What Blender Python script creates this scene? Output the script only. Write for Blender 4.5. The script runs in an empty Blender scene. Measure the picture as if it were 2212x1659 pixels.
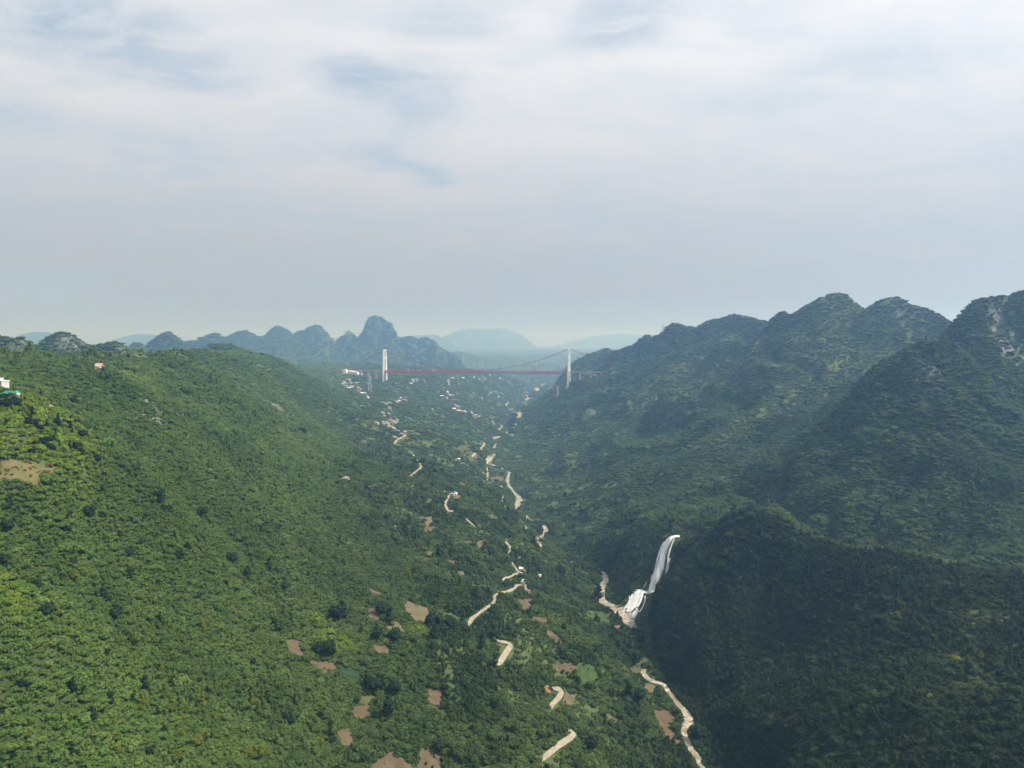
import bpy, math, random
import numpy as np
from mathutils import Vector

# ------------------------------------------------------------------ camera, sky, sun, exposure
sc = bpy.context.scene
CAMZ = 600.0                       # camera height in metres, the river lies about 470 m below
F, CX, CY = 1534.0, 1106.0, 829.5  # focal length and centre in units of a 2212 x 1659 frame
HORIZON = 740.0
PITCH = math.atan((CY - HORIZON) / F)
cd = bpy.data.cameras.new('camera'); cam = bpy.data.objects.new('camera', cd)
sc.collection.objects.link(cam); sc.camera = cam
cam.location = (0, 0, CAMZ); cam.rotation_euler = (math.pi / 2 - PITCH, 0, 0)
cd.sensor_width = 36; cd.lens = 36 * F / 2212; cd.clip_start = 1; cd.clip_end = 120000

SUN_EL, SUN_AZ = math.radians(52), math.radians(92)     # azimuth clockwise from the view direction (+Y)
sun_dir = Vector((math.sin(SUN_AZ) * math.cos(SUN_EL), math.cos(SUN_AZ) * math.cos(SUN_EL), math.sin(SUN_EL)))
ld = bpy.data.lights.new('sun', 'SUN'); ld.energy = 4.4; ld.angle = math.radians(3.0); ld.color = (1, .96, .90)
sun = bpy.data.objects.new('sun', ld); sc.collection.objects.link(sun)
sun.rotation_euler = sun_dir.to_track_quat('Z', 'Y').to_euler()

world = bpy.data.worlds.new('World'); sc.world = world; world.use_nodes = True
wn = world.node_tree; wn.nodes.clear()

class NT:
    """small helper to wire shader nodes"""
    def __init__(s, tree): s.t = tree
    def n(s, typ, ins=None, **kw):
        nd = s.t.nodes.new(typ)
        for k, v in kw.items(): setattr(nd, k, v)
        for k, v in (ins or {}).items():
            if isinstance(v, bpy.types.NodeSocket): s.t.links.new(v, nd.inputs[k])
            elif isinstance(v, bpy.types.Node): s.t.links.new(v.outputs[0], nd.inputs[k])
            else: nd.inputs[k].default_value = v
        return nd
    def m(s, op, a, b=0.0, c=0.0, clamp=False):
        nd = s.n('ShaderNodeMath', {0: a, 1: b, 2: c}, operation=op); nd.use_clamp = clamp
        return nd.outputs[0]
    def v(s, op, a, b=(0, 0, 0)):
        nd = s.n('ShaderNodeVectorMath', {0: a, 1: b}, operation=op)
        return nd.outputs['Value'] if op in ('DOT_PRODUCT', 'LENGTH', 'DISTANCE') else nd.outputs[0]
    def mix(s, f, a, b, blend='MIX'):
        nd = s.n('ShaderNodeMix', data_type='RGBA', blend_type=blend)
        for i, v in ((0, f), (6, a), (7, b)):
            if isinstance(v, bpy.types.NodeSocket): s.t.links.new(v, nd.inputs[i])
            else: nd.inputs[i].default_value = (*v, 1) if isinstance(v, tuple) and len(v) == 3 else v
        return nd.outputs[2]
    def noise(s, vec, scale, detail=4, rough=.5, dist=0.0):
        nd = s.n('ShaderNodeTexNoise', {'Scale': scale, 'Detail': detail, 'Roughness': rough, 'Distortion': dist})
        if vec is not None: s.t.links.new(vec, nd.inputs['Vector'])
        return nd.outputs[0]
    def ramp(s, x, lo, hi, smooth=True):
        nd = s.n('ShaderNodeMapRange', {0: x, 1: lo, 2: hi, 3: 0.0, 4: 1.0})
        nd.interpolation_type = 'SMOOTHSTEP' if smooth else 'LINEAR'
        return nd.outputs[0]

def px_dir(u, v):
    """world direction through a pixel of the 2212 x 1659 frame"""
    xc, yc = (np.asarray(u, float) - CX) / F, -(np.asarray(v, float) - CY) / F
    c, s = math.cos(PITCH), math.sin(PITCH)
    return np.stack([xc, c + yc * s, -s + yc * c], -1)

def build_world():
    w = NT(wn)
    tc = w.n('ShaderNodeTexCoord'); d = tc.outputs['Generated']
    d = w.v('NORMALIZE', d)
    sky = w.n('ShaderNodeTexSky', sky_type='NISHITA', sun_disc=False, sun_elevation=SUN_EL, sun_rotation=SUN_AZ,
              altitude=1100, air_density=1.0, dust_density=2.2, ozone_density=1.4)
    sep = w.n('ShaderNodeSeparateXYZ', {0: d})
    z = w.m('MAXIMUM', sep.outputs[2], 0.0)
    den = w.m('ADD', z, .17)
    px, py = w.m('DIVIDE', sep.outputs[0], den), w.m('DIVIDE', sep.outputs[1], den)
    p = w.n('ShaderNodeCombineXYZ', {0: px, 1: py, 2: 0.0}).outputs[0]
    warp = w.n('ShaderNodeTexNoise', {'Vector': p, 'Scale': 1.6, 'Detail': 5.0, 'Roughness': .55})
    wv = w.v('SUBTRACT', warp.outputs[1], (.5, .5, .5))
    def scaled(vec, k):
        o = w.v('SCALE', vec); o.node.inputs['Scale'].default_value = k; return o
    p2 = w.v('ADD', p, scaled(wv, .55))
    mp = w.n('ShaderNodeMapping', {'Vector': p2, 'Rotation': (0, 0, -.45), 'Scale': (.8, 1.7, 1)}).outputs[0]
    n1 = w.noise(mp, .8, 5, .5, .2)
    n2 = w.noise(w.v('ADD', mp, (7.3, 2.2, 0)), 2.3, 7, .58, .35)
    n3 = w.noise(w.v('ADD', mp, (1.3, 9.2, 0)), 6.0, 6, .6, .2)
    # openings in the cloud sheet where the photograph shows them, with wind-torn edges
    gap = None
    for (u, v, rx, rz, amt) in ((210, 75, .12, .045, 1.0), (70, 15, .09, .04, .7), (400, 150, .07, .035, .8), (790, 165, .06, .026, .9), (900, 205, .055, .05, .8), (900, 270, .045, .035, .6), (850, 345, .06, .022, 1.0), (935, 378, .03, .02, 1.0),
                                (1340, 45, .075, .035, .8), (960, 50, .07, .022, .5), (1280, 445, .06, .018, .4), (10, 262, .05, .025, .9), (200, 320, .10, .02, .5), (420, 355, .06, .02, .5), (60, 640, .12, .035, .5), (1650, 225, .09, .02, .35), (1900, 140, .12, .02, .35), (700, 470, .12, .02, .3)):
        dv = px_dir(u, v); dv = dv / np.linalg.norm(dv)
        q = w.v('ADD', w.v('SUBTRACT', d, tuple(dv)), scaled(wv, .085))
        q = w.v('MULTIPLY', q, (1 / rx, .5, 1 / rz))
        g = w.m('MULTIPLY', w.ramp(w.v('LENGTH', q), 1.5, .25), amt)
        gap = g if gap is None else w.m('MAXIMUM', gap, g)
    mixn = w.m('ADD', w.m('MULTIPLY', n1, .45), w.m('MULTIPLY', n2, .55))
    cover = w.m('ADD', w.m('MULTIPLY', w.ramp(mixn, .30, .60), .24), .74)
    gapn = w.m('MULTIPLY', gap, w.m('ADD', .45, w.m('MULTIPLY', w.ramp(n3, .62, .38), .55)))
    cover = w.m('SUBTRACT', cover, w.m('MULTIPLY', gapn, .66), clamp=True)
    sd = w.v('DOT_PRODUCT', d, tuple(sun_dir))
    glow = w.m('POWER', w.m('MAXIMUM', sd, 0.0), 2.0)
    thick = w.ramp(w.m('ADD', w.m('MULTIPLY', n2, .6), w.m('MULTIPLY', n3, .4)), .36, .64)
    base = w.mix(thick, (7.85, 8.15, 8.55), (8.45, 8.5, 8.7))
    bright = w.m('ADD', .86, w.m('MULTIPLY', glow, .30))
    bright = w.m('MULTIPLY', bright, w.m('ADD', .56, w.m('MULTIPLY', w.ramp(z, 0.0, .40), .51)))
    base = w.mix(w.ramp(z, .34, .0), base, w.mix(1.0, base, (.955, 1.0, 1.05), 'MULTIPLY'))
    cloud = w.mix(1.0, base, w.n('ShaderNodeCombineXYZ', {0: bright, 1: bright, 2: bright}).outputs[0], 'MULTIPLY')
    blue = w.mix(.7, sky.outputs[0], (4.3, 5.6, 6.9))
    col = w.mix(cover, blue, cloud)
    bg = w.n('ShaderNodeBackground', {'Color': col, 'Strength': .079})
    out = w.n('ShaderNodeOutputWorld', {'Surface': bg})
build_world()
world.cycles.sampling_method = 'MANUAL'; world.cycles.sample_map_resolution = 512
vs = sc.view_settings
vs.view_transform = 'Standard'; vs.look = 'None'; vs.exposure = 0.45; vs.gamma = 1.0; vs.use_curve_mapping = False
cy = sc.cycles
cy.use_denoising = True; cy.max_bounces = 5; cy.diffuse_bounces = 2; cy.glossy_bounces = 2; cy.transparent_max_bounces = 6
cy.volume_bounces = 2; cy.use_adaptive_sampling = True; cy.adaptive_threshold = .015
cy.sample_clamp_indirect = 4.0

ORD = ['first', 'second', 'third', 'fourth', 'fifth', 'sixth', 'seventh', 'eighth', 'ninth', 'tenth', 'eleventh', 'twelfth', 'thirteenth', 'fourteenth', 'fifteenth', 'sixteenth', 'seventeenth', 'eighteenth', 'nineteenth', 'twentieth',
       'twenty-first', 'twenty-second', 'twenty-third', 'twenty-fourth', 'twenty-fifth', 'twenty-sixth', 'twenty-seventh', 'twenty-eighth', 'twenty-ninth', 'thirtieth', 'thirty-first', 'thirty-second', 'thirty-third', 'thirty-fourth', 'thirty-fifth', 'thirty-sixth'] + [a_ + b_ for a_ in ('thirty-', 'forty-', 'fifty-') for b_ in ('seventh', 'eighth', 'ninth', 'first', 'second', 'third', 'fourth', 'fifth', 'sixth')]
rng = np.random.default_rng(7); random.seed(7)
C = sc.collection

# ------------------------------------------------------------------ numeric helpers
def P(u, v, Y):
    d = px_dir(u, v); t = Y / d[1]
    return (d[0] * t, Y, d[2] * t + CAMZ)

def _hash(ix, iy, seed):
    h = (ix.astype(np.int64) * 374761393 + iy.astype(np.int64) * 668265263 + seed * 982451653) & 0xffffffff
    h = ((h ^ (h >> 13)) * 1274126177) & 0xffffffff
    return ((h ^ (h >> 16)) & 0xffff) / 65535.0
def gnoise(x, y, seed):
    ix, iy = np.floor(x), np.floor(y); fx, fy = x - ix, y - iy
    def g(ox, oy):
        a = _hash(ix + ox, iy + oy, seed) * 2 * math.pi
        return np.cos(a) * (fx - ox) + np.sin(a) * (fy - oy)
    sx, sy = fx * fx * fx * (fx * (fx * 6 - 15) + 10), fy * fy * fy * (fy * (fy * 6 - 15) + 10)
    a, b, c, d = g(0, 0), g(1, 0), g(0, 1), g(1, 1)
    return ((a + (b - a) * sx) + ((c + (d - c) * sx) - (a + (b - a) * sx)) * sy) * 1.4
def fbm(x, y, seed, octs=4, gain=.5):
    s = 0; a = 1; 
    for i in range(octs): s = s + a * gnoise(x * 2 ** i + 13.7 * i, y * 2 ** i - 9.1 * i, seed + i); a *= gain
    return s
def ridged(x, y, seed, octs=4, gain=.5):
    s = 0; a = 1
    for i in range(octs): s = s + a * (1 - 2 * np.abs(gnoise(x * 2 ** i + 5.3 * i, y * 2 ** i + 3.1 * i, seed + i))); a *= gain
    return s
def sstep(x, a, b):
    t = np.clip((x - a) / (b - a), 0, 1); return t * t * (3 - 2 * t)

# ------------------------------------------------------------------ terrain: control points
RIVER = [(1600, 1740, 720), (1560, 1700, 748), (1512, 1648, 790), (1478, 1568, 872), (1440, 1500, 945), (1395, 1440, 1025), (1375, 1390, 1095), (1362, 1345, 1178), (1330, 1316, 1240),
         (1302, 1285, 1320), (1300, 1240, 1445), (1235, 1192, 1590), (1168, 1150, 1758), (1145, 1118, 1900), (1120, 1085, 2090), (1110, 1045, 2390), (1092, 1018, 2620), (1058, 1000, 2820), (1068, 978, 3080),
         (1076, 955, 3430), (1095, 935, 3850), (1100, 905, 4560), (1112, 884, 5250), (1135, 868, 5950), (1150, 853, 6800), (1170, 838, 7900)]
CTRL = RIVER + [
    # valley side left of the river
    (1220, 1600, 713), (1095, 1410, 847), (1040, 1320, 926), (1115, 1240, 1197), (1000, 1080, 1489), (900, 1000, 1770), (845, 910, 2346), (840, 870, 3009), (765, 842, 3500),
    (831, 826, 4100), (965, 856, 4300), (1010, 890, 3480), (930, 960, 2250), (1030, 960, 2500), (1300, 1400, 960), (1290, 1325, 1190), (1268, 1295, 1255), (1325, 1375, 1105), (1285, 1360, 1100), (1250, 1262, 1340), (1200, 1500, 830), (1360, 1560, 820), (1250, 1330, 1075), (1180, 1180, 1420), (1060, 1060, 1750),
    (940, 822, 4700), (1000, 830, 5000), (1050, 825, 5500), (1100, 812, 6500), (900, 800, 5200), (1000, 800, 6200),
    # left hill
    (0, 784, 1000), (68, 775, 1030), (96, 772, 1040), (145, 788, 1060), (197, 782, 1100), (256, 772, 1190), (307, 771, 1250), (333, 773, 1300), (384, 765, 1380), (435, 790, 1480),
    (-60, 800, 1180), (0, 800, 1200), (60, 798, 1220), (120, 797, 1250), (180, 796, 1290), (240, 794, 1380), (300, 792, 1450), (350, 790, 1520), (0, 795, 1450), (150, 795, 1500), (380, 790, 1700), (-200, 790, 1100), (-300, 800, 1400),
    (495, 769, 1900), (524, 778, 2050), (577, 783, 2300), (615, 782, 2600), (644, 798, 2760), (700, 832, 2960), (760, 866, 3020), (700, 800, 4218), (740, 806, 4190), (640, 795, 4300),
    (28, 852, 650), (150, 930, 610), (50, 1020, 540), (110, 1040, 560), (230, 950, 690), (207, 793, 960), (100, 830, 760), (300, 1000, 690), (300, 860, 900), (400, 830, 1200),
    (500, 950, 1050), (500, 850, 1500), (600, 900, 1560), (640, 1000, 1230), (0, 1100, 515), (0, 1300, 450), (0, 1500, 418), (0, 1659, 395), (300, 1250, 600), (300, 1450, 525), (300, 1650, 470),
    (600, 1250, 800), (600, 1400, 690), (600, 1650, 570), (900, 1650, 630), (800, 1100, 1250), (750, 1000, 1700), (700, 930, 2100), (680, 870, 2600), (850, 1400, 780), (850, 1250, 960),
    (480, 765, 2900), (400, 780, 3300), (560, 790, 3500), (60, 790, 1700), (200, 790, 1900), (300, 790, 2600),
    # waterfall gully and its flanks
    (1467, 1162, 1262), (1425, 1222, 1246), (1407, 1281, 1233), (1384, 1281, 1238), (1360, 1315, 1214),
    (1400, 1120, 1460), (1330, 1170, 1490), (1350, 1225, 1350), (1385, 1215, 1320), (1480, 1200, 1222), (1474, 1280, 1172), (1440, 1350, 1130),
    # near dark spur
    (1500, 1132, 1235), (1560, 1114, 1185), (1620, 1112, 1125), (1665, 1121, 1090), (1707, 1144, 1050), (1766, 1172, 1010), (1812, 1186, 980), (1864, 1208, 935), (1917, 1201, 900), (2040, 1232, 850), (2143, 1252, 815), (2212, 1250, 800),
    (1560, 1400, 1000), (1700, 1400, 905), (1900, 1400, 785), (2100, 1400, 700), (2200, 1650, 520), (1900, 1650, 600), (1700, 1650, 690), (1600, 1650, 735), (1540, 1300, 1085), (1650, 1250, 1020), (1620, 1520, 820),
    # main slope on the right
    (1600, 1050, 1700), (1600, 980, 1950), (1700, 950, 1830), (1750, 1000, 1660), (1750, 1120, 1390), (1850, 1150, 1280), (2000, 1170, 1180), (2120, 1190, 1080), (1900, 1000, 1500), (1900, 1120, 1290), (1800, 900, 1760), (1880, 850, 1780), (2200, 1000, 1250), (2200, 1190, 1000), (2060, 1100, 1200),
    (1950, 900, 1460), (2140, 850, 1560), (2200, 900, 1440), (1500, 1080, 1600),
    (1876, 768, 2300), (1790, 800, 2230), (1710, 838, 2150), (1648, 888, 2060), (1586, 925, 2000), (1528, 958, 1950), (1461, 1004, 1900), (1400, 1033, 1870), (1300, 1110, 1790),
    (1560, 830, 2650), (1480, 900, 2450), (1350, 985, 2250), (1640, 800, 2420),
    (1500, 850, 2780), (1400, 900, 2760), (1300, 950, 2700), (1200, 1010, 2480), (1450, 780, 3250), (1400, 840, 3150), (1300, 880, 3200), (1220, 920, 3250),
    (1228, 836, 3780), (1248, 826, 3740), (1268, 817, 3715), (1287, 813, 3695), (1311, 801, 3650), (1180, 880, 3900), (1250, 800, 4500), (1340, 770, 3850),
]
ANCH = [(-900, 600, -15), (-1000, 100, -40), (-500, 100, -150), (-250, 150, -250), (0, 150, -410), (250, 250, -455), (330, -200, -450), (450, 300, -420), (700, 300, -330), (1000, 500, -230), (900, 0, -260), (0, -300, -420), (-700, -300, -120),
        (1300, 900, -150), (1500, 1400, 20), (1700, 2000, 60), (2200, 2600, 60), (2600, 1500, 40), (2500, 3500, 20), (1800, 3300, 40), (4000, 4000, 0), (3000, 500, 0), (395, 1330, -346), (432, 1262, -347), (466, 1192, -345), (512, 1122, -342), (545, 1050, -338), (610, 995, -332), (680, 945, -326), (420, 1420, -330), (560, 1430, -318), (700, 1340, -300),
        (-1400, 1600, -70), (-2000, 2500, -90), (-1500, 3000, -110), (-2600, 1500, -60), (-2500, 4500, -140), (-1600, 4800, -150), (-3500, 3500, -100), (-1200, 5600, -190), (-500, 6300, -250), (-2500, 7500, -160),
        (300, 9500, -420), (-500, 10000, -260), (1200, 6000, -120), (1500, 9000, -180), (3000, 7000, -80), (-5000, 6000, -120), (-6000, 12000, -150), (6000, 12000, -120), (0, 14000, -260), (-12000, 25000, -200), (12000, 25000, -200), (0, 25000, -230),
        (9000, 5000, -50), (-9000, 4000, -100), (30000, 38000, -200), (-30000, 38000, -200), (0, 38000, -230), (-3500, 9000, -200), (-1000, 9500, -230), (-4500, 7500, -190), (20000, 0, -50), (-20000, 0, -80), (5000, -300, 0), (-5000, -300, -60)]
pts = np.array([P(*c) for c in CTRL] + [(x, y, z + CAMZ) for x, y, z in ANCH])
# sharper landforms: crest lines (u, v, forward distance), steepness, depth stretch, rounding
CRESTS = [
    # right-hand mountains
    ([(2060, 699, 1640), (2072, 687, 1640), (2100, 655, 1640), (2117, 643, 1640), (2153, 637, 1640), (2186, 637, 1640), (2212, 626, 1640), (2300, 600, 1640), (2420, 610, 1640)], 1.9, 1.0, 14),
    ([(1907, 781, 1520), (1968, 750, 1500), (2009, 737, 1490), (2030, 734, 1490), (2048, 740, 1490), (2077, 762, 1490)], 1.35, 1.2, 14),
    ([(1871, 671, 2330), (1890, 656, 2330), (1909, 645, 2330), (1922, 642, 2330), (1937, 640, 2330), (1962, 660, 2310), (1978, 658, 2290), (2018, 675, 2250), (2051, 696, 2200)], 1.25, 1.0, 14),
    ([(1716, 678, 2480), (1736, 666, 2470), (1772, 646, 2450), (1795, 635, 2450), (1813, 631, 2450), (1834, 652, 2430), (1871, 671, 2400)], 1.0, 1.0, 16),
    ([(1656, 708, 2560), (1664, 692, 2560), (1680, 676, 2560), (1690, 671, 2560), (1700, 676, 2550), (1716, 678, 2530)], 2.1, 1.3, 8),
    ([(1503, 712, 3350), (1532, 694, 3300), (1560, 689, 3250), (1586, 680, 3200), (1610, 686, 3150), (1650, 695, 3050)], 1.0, 1.0, 16),
    ([(1408, 731, 3600), (1433, 718, 3550), (1457, 698, 3500), (1478, 706, 3450), (1495, 705, 3420), (1503, 712, 3400)], 1.2, 1.0, 12),
    ([(1325, 758, 3860), (1337, 756, 3850), (1371, 745, 3780), (1397, 723, 3720), (1408, 731, 3700)], 1.3, 1.0, 10),
    ([(1620, 790, 2350), (1650, 765, 2400), (1670, 740, 2450), (1560, 735, 2950), (1580, 720, 3000)], 1.2, 1.0, 12),
    ([(1220, 802, 4700), (1245, 778, 4700), (1265, 766, 4700), (1290, 757, 4700), (1306, 751, 4700), (1325, 758, 4600)], 1.6, 1.0, 12),
    ([(1871, 755, 2300), (1790, 788, 2230), (1710, 826, 2150), (1648, 876, 2060), (1586, 914, 2000), (1528, 947, 1950), (1461, 993, 1900), (1400, 1022, 1870), (1330, 1080, 1810)], .9, 1.0, 18),
    ([(1690, 690, 2560), (1640, 770, 2560), (1580, 800, 2680), (1500, 838, 2780), (1400, 888, 2760), (1300, 938, 2700), (1220, 985, 2550)], .9, 1.0, 18),
    ([(1586, 685, 3200), (1520, 730, 3200), (1450, 768, 3250), (1360, 825, 3280), (1270, 868, 3300), (1200, 905, 3350)], .9, 1.0, 18),
    ([(1968, 752, 1500), (1930, 850, 1500), (1900, 930, 1480)], 1.3, 1.0, 14),
    ([(2140, 700, 1620), (2150, 850, 1480), (2110, 950, 1340), (2050, 1040, 1240), (1960, 1100, 1220)], 1.15, 1.0, 16),
    ([(1813, 640, 2440), (1830, 720, 2330), (1800, 800, 2150), (1760, 880, 1950), (1700, 935, 1850)], 1.0, 1.0, 18),
    ([(1500, 1140, 1235), (1530, 1122, 1212), (1560, 1116, 1185), (1590, 1113, 1155), (1620, 1113, 1125), (1665, 1123, 1090), (1707, 1147, 1050), (1766, 1176, 1010), (1812, 1190, 980), (1864, 1212, 935), (1917, 1206, 900), (1969, 1214, 875), (2040, 1236, 850), (2143, 1256, 815), (2212, 1254, 800), (2320, 1240, 780)], 1.0, 1.0, 10),
    # left-hand hills
    ([(-60, 720, 1750), (0, 724, 1750), (25, 729, 1750), (46, 727, 1760), (60, 734, 1770), (72, 745, 1780)], 1.5, 1.0, 10),
    ([(92, 745, 2150), (108, 727, 2150), (120, 718, 2150), (133, 715, 2150), (146, 719, 2150), (164, 730, 2150), (181, 741, 2150)], 1.35, 1.0, 12),
    ([(181, 742, 2200), (205, 744, 2200), (239, 738, 2200), (255, 735, 2200), (263, 741, 2200)], 1.4, 1.0, 8),
    ([(282, 748, 1250), (268, 753, 1240), (300, 754, 1255)], 1.6, 1.0, 6), ([(82, 758, 1050), (96, 757, 1050), (110, 762, 1045)], 1.4, 1.0, 6), ([(372, 752, 1400), (384, 751, 1400), (398, 756, 1405)], 1.5, 1.0, 7),
    ([(290, 742, 4600), (296, 740, 4600), (303, 742, 4600)], 1.1, 1.0, 12),
    ([(326, 738, 4900), (340, 728, 4900), (352, 720, 4900), (361, 718, 4900), (372, 722, 4900), (382, 731, 4900)], 1.5, 1.0, 14),
    ([(398, 742, 6400), (427, 731, 6400), (440, 722, 6400), (450, 714, 6400), (459, 712, 6400), (466, 714, 6400), (474, 722, 6400), (483, 730, 6400)], 1.3, 1.2, 14),
    ([(457, 742, 2750), (470, 742, 2750), (500, 747, 2750), (560, 766, 2800), (600, 780, 2850)], .9, 1.0, 12),
    ([(483, 730, 7300), (497, 724, 7300), (514, 717, 7300), (529, 714, 7300), (549, 721, 7300), (577, 723, 7300)], 1.1, 1.2, 14),
    ([(577, 723, 7600), (586, 716, 7600), (595, 706, 7600), (601, 704, 7600), (608, 707, 7600), (620, 717, 7600), (632, 726, 7600)], 1.25, 1.2, 14),
    ([(632, 726, 8000), (649, 713, 8000), (659, 715, 8000), (672, 706, 8000), (681, 699, 8000), (686, 698, 8000), (692, 700, 8000), (702, 712, 8000), (716, 730, 8000)], 1.35, 1.3, 14),
    ([(730, 735, 8300), (742, 724, 8300), (753, 715, 8300), (762, 723, 8300)], 1.3, 1.2, 8),
    ([(794, 694, 8200), (799, 687, 8200), (804, 684, 8200), (813, 681, 8200), (823, 684, 8200), (832, 689, 8200), (840, 697, 8200), (845, 704, 8200)], 3.0, 1.6, 20),
    ([(775, 730, 8200), (790, 712, 8200), (848, 713, 8200), (858, 722, 8200), (870, 731, 8200), (886, 723, 8200), (902, 735, 8200), (918, 730, 8200), (934, 737, 8200), (943, 748, 8000), (966, 761, 8000), (981, 773, 7900), (997, 786, 7700)], 1.1, 1.2, 12),
    ([(970, 762, 9500), (991, 759, 9500), (1007, 760, 9500), (1029, 772, 9500), (1077, 783, 9500), (1118, 787, 9500), (1172, 783, 9500), (1210, 788, 9500)], .8, 1.4, 20),
    ([(935, 742, 24000), (966, 723, 24000), (991, 712, 24000), (1029, 708, 24000), (1055, 710, 24000), (1077, 707, 24000), (1102, 712, 24000), (1125, 723, 24000), (1144, 739, 24000), (1163, 758, 24000)], .9, 1.2, 60),
    ([(1180, 752, 30000), (1230, 738, 30000), (1290, 724, 30000), (1340, 720, 30000), (1420, 724, 30000), (1500, 735, 30000)], .8, 1.2, 80),
    ([(20, 735, 14000), (58, 718, 14000), (75, 716, 14000), (106, 718, 14000), (140, 733, 14000)], .9, 1.2, 50),
    ([(240, 735, 17000), (282, 723, 17000), (312, 720, 17000), (342, 723, 17000), (400, 735, 17000)], .8, 1.2, 60),
    ([(650, 735, 19000), (700, 730, 19000), (760, 732, 19000), (880, 725, 19000), (940, 722, 19000)], .7, 1.2, 60),
]

def rbf_fit(p):
    xy = p[:, :2] / 1000; n = len(p)
    r = np.sqrt(((xy[:, None] - xy[None]) ** 2).sum(-1) + .03 ** 2)
    A = np.zeros((n + 3, n + 3)); A[:n, :n] = -r + np.eye(n) * .004
    A[:n, n] = 1; A[:n, n + 1:] = xy; A[n, :n] = 1; A[n + 1:, :n] = xy.T
    return np.linalg.solve(A, np.r_[p[:, 2], 0, 0, 0]), xy
def rbf_eval(w, xy0, X, Y):
    q = np.stack([X.ravel(), Y.ravel()], -1) / 1000; out = np.empty(len(q)); n = len(xy0)
    for i in range(0, len(q), 20000):
        s = q[i:i + 20000]
        r = np.sqrt((s[:, :1] - xy0[:, 0]) ** 2 + (s[:, 1:] - xy0[:, 1]) ** 2 + .03 ** 2)
        out[i:i + 20000] = -r @ w[:n] + w[n] + s @ w[n + 1:]
    return out.reshape(X.shape)

def axis(a, b, step):
    v = [a]
    while v[-1] < b: v.append(v[-1] + step(v[-1]))
    return np.array(v)
yl = axis(-400, 38000, lambda y: 14 if y < 150 else 6.0 if y < 1500 else .004 * y if y < 8800 else .008 * y)
xp = axis(0, 34000, lambda x: 7.0 if x < 900 else min(.0078 * x, 36) if x < 4200 else .03 * x)
xl = np.r_[-xp[:0:-1], xp]
X, Y = np.meshgrid(xl, yl)
# coarse base, then upsample
cx_i = np.unique(np.r_[np.arange(0, len(xl), 3), len(xl) - 1]); cy_i = np.unique(np.r_[np.arange(0, len(yl), 3), len(yl) - 1])
wts, xy0 = rbf_fit(pts)
Zc = rbf_eval(wts, xy0, X[np.ix_(cy_i, cx_i)], Y[np.ix_(cy_i, cx_i)])
def lerp_idx(grid, q):
    i = np.clip(np.searchsorted(grid, q) - 1, 0, len(grid) - 2); return i, np.clip((q - grid[i]) / (grid[i + 1] - grid[i]), 0, 1)
ix, fx = lerp_idx(xl[cx_i], xl); iy, fy = lerp_idx(yl[cy_i], yl)
t = Zc[:, ix] * (1 - fx) + Zc[:, ix + 1] * fx
Z = t[iy] * (1 - fy[:, None]) + t[iy + 1] * fy[:, None]

# distance to the river, used to keep the valley bottom calm
riv = np.array([P(*r) for r in RIVER])
def dense(poly, step):
    out = []
    for a, b in zip(poly[:-1], poly[1:]):
        n = max(1, int(np.linalg.norm((b - a)[:2]) / step))
        for k in range(n): out.append(a + (b - a) * k / n)
    out.append(poly[-1]); return np.array(out)
rivd = dense(riv, 18.0)
Driv = np.full(Z.shape, 1e4); Zriv = np.zeros(Z.shape)
for q in rivd:
    R = 160.0 if q[1] < 3000 else 260.0
    i0, i1 = np.searchsorted(xl, (q[0] - R, q[0] + R)); j0, j1 = np.searchsorted(yl, (q[1] - R, q[1] + R))
    d = np.hypot(X[j0:j1, i0:i1] - q[0], Y[j0:j1, i0:i1] - q[1]); o = Driv[j0:j1, i0:i1]; m = d < o
    o[m] = d[m]; Zriv[j0:j1, i0:i1][m] = q[2]
calm = sstep(Driv, 12, 130)
fl_ = np.array([P(*q) for q in [(1467, 1162, 1262), (1431, 1201, 1250), (1407, 1281, 1236), (1368, 1310, 1205)]])
for q in fl_: calm *= sstep(np.hypot(X - q[0], Y - q[1]), 15, 75)
# broad gullies and finer lumps
wx, wy = fbm(X / 420, Y / 420, 31, 2) * 90, fbm(X / 420, Y / 420, 47, 2) * 90
relief = sstep(np.hypot(X, Y), 100, 900)
far = sstep(Y, 4500, 9000)
rt = sstep(X, 0, 400)                                          # the right-hand side is more deeply gullied
lridge = 1 - .75 * (1 - sstep(X + .35 * Y, 0, 250)) * sstep(Y, 750, 950)
zm = lambda a_: a_ - a_.mean()
spur_m = sstep(X, 170, 240) * (1 - sstep(Y + .25 * X, 1330, 1420))
r1 = zm(ridged((X + wx) / 330, (Y + wy) / 330, 3, 3)); r2 = zm(ridged((X + .5 * wx) / 120, (Y + .5 * wy) / 120, 23, 2))
Z += calm * lridge * (1 - far) * (1 - .6 * spur_m) * ((9 + 24 * rt) * r1 * relief + 4.0 * fbm(X / 75, Y / 75, 11, 3) + 8.0 * rt * relief * r2)
Z += far * 55 * zm(ridged((X + 3 * wx) / 1500, (Y + 3 * wy) / 1500, 5, 4))
farc = sstep(Y, 4300, 6000) * (1 - sstep(Y, 10000, 13000))
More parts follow.
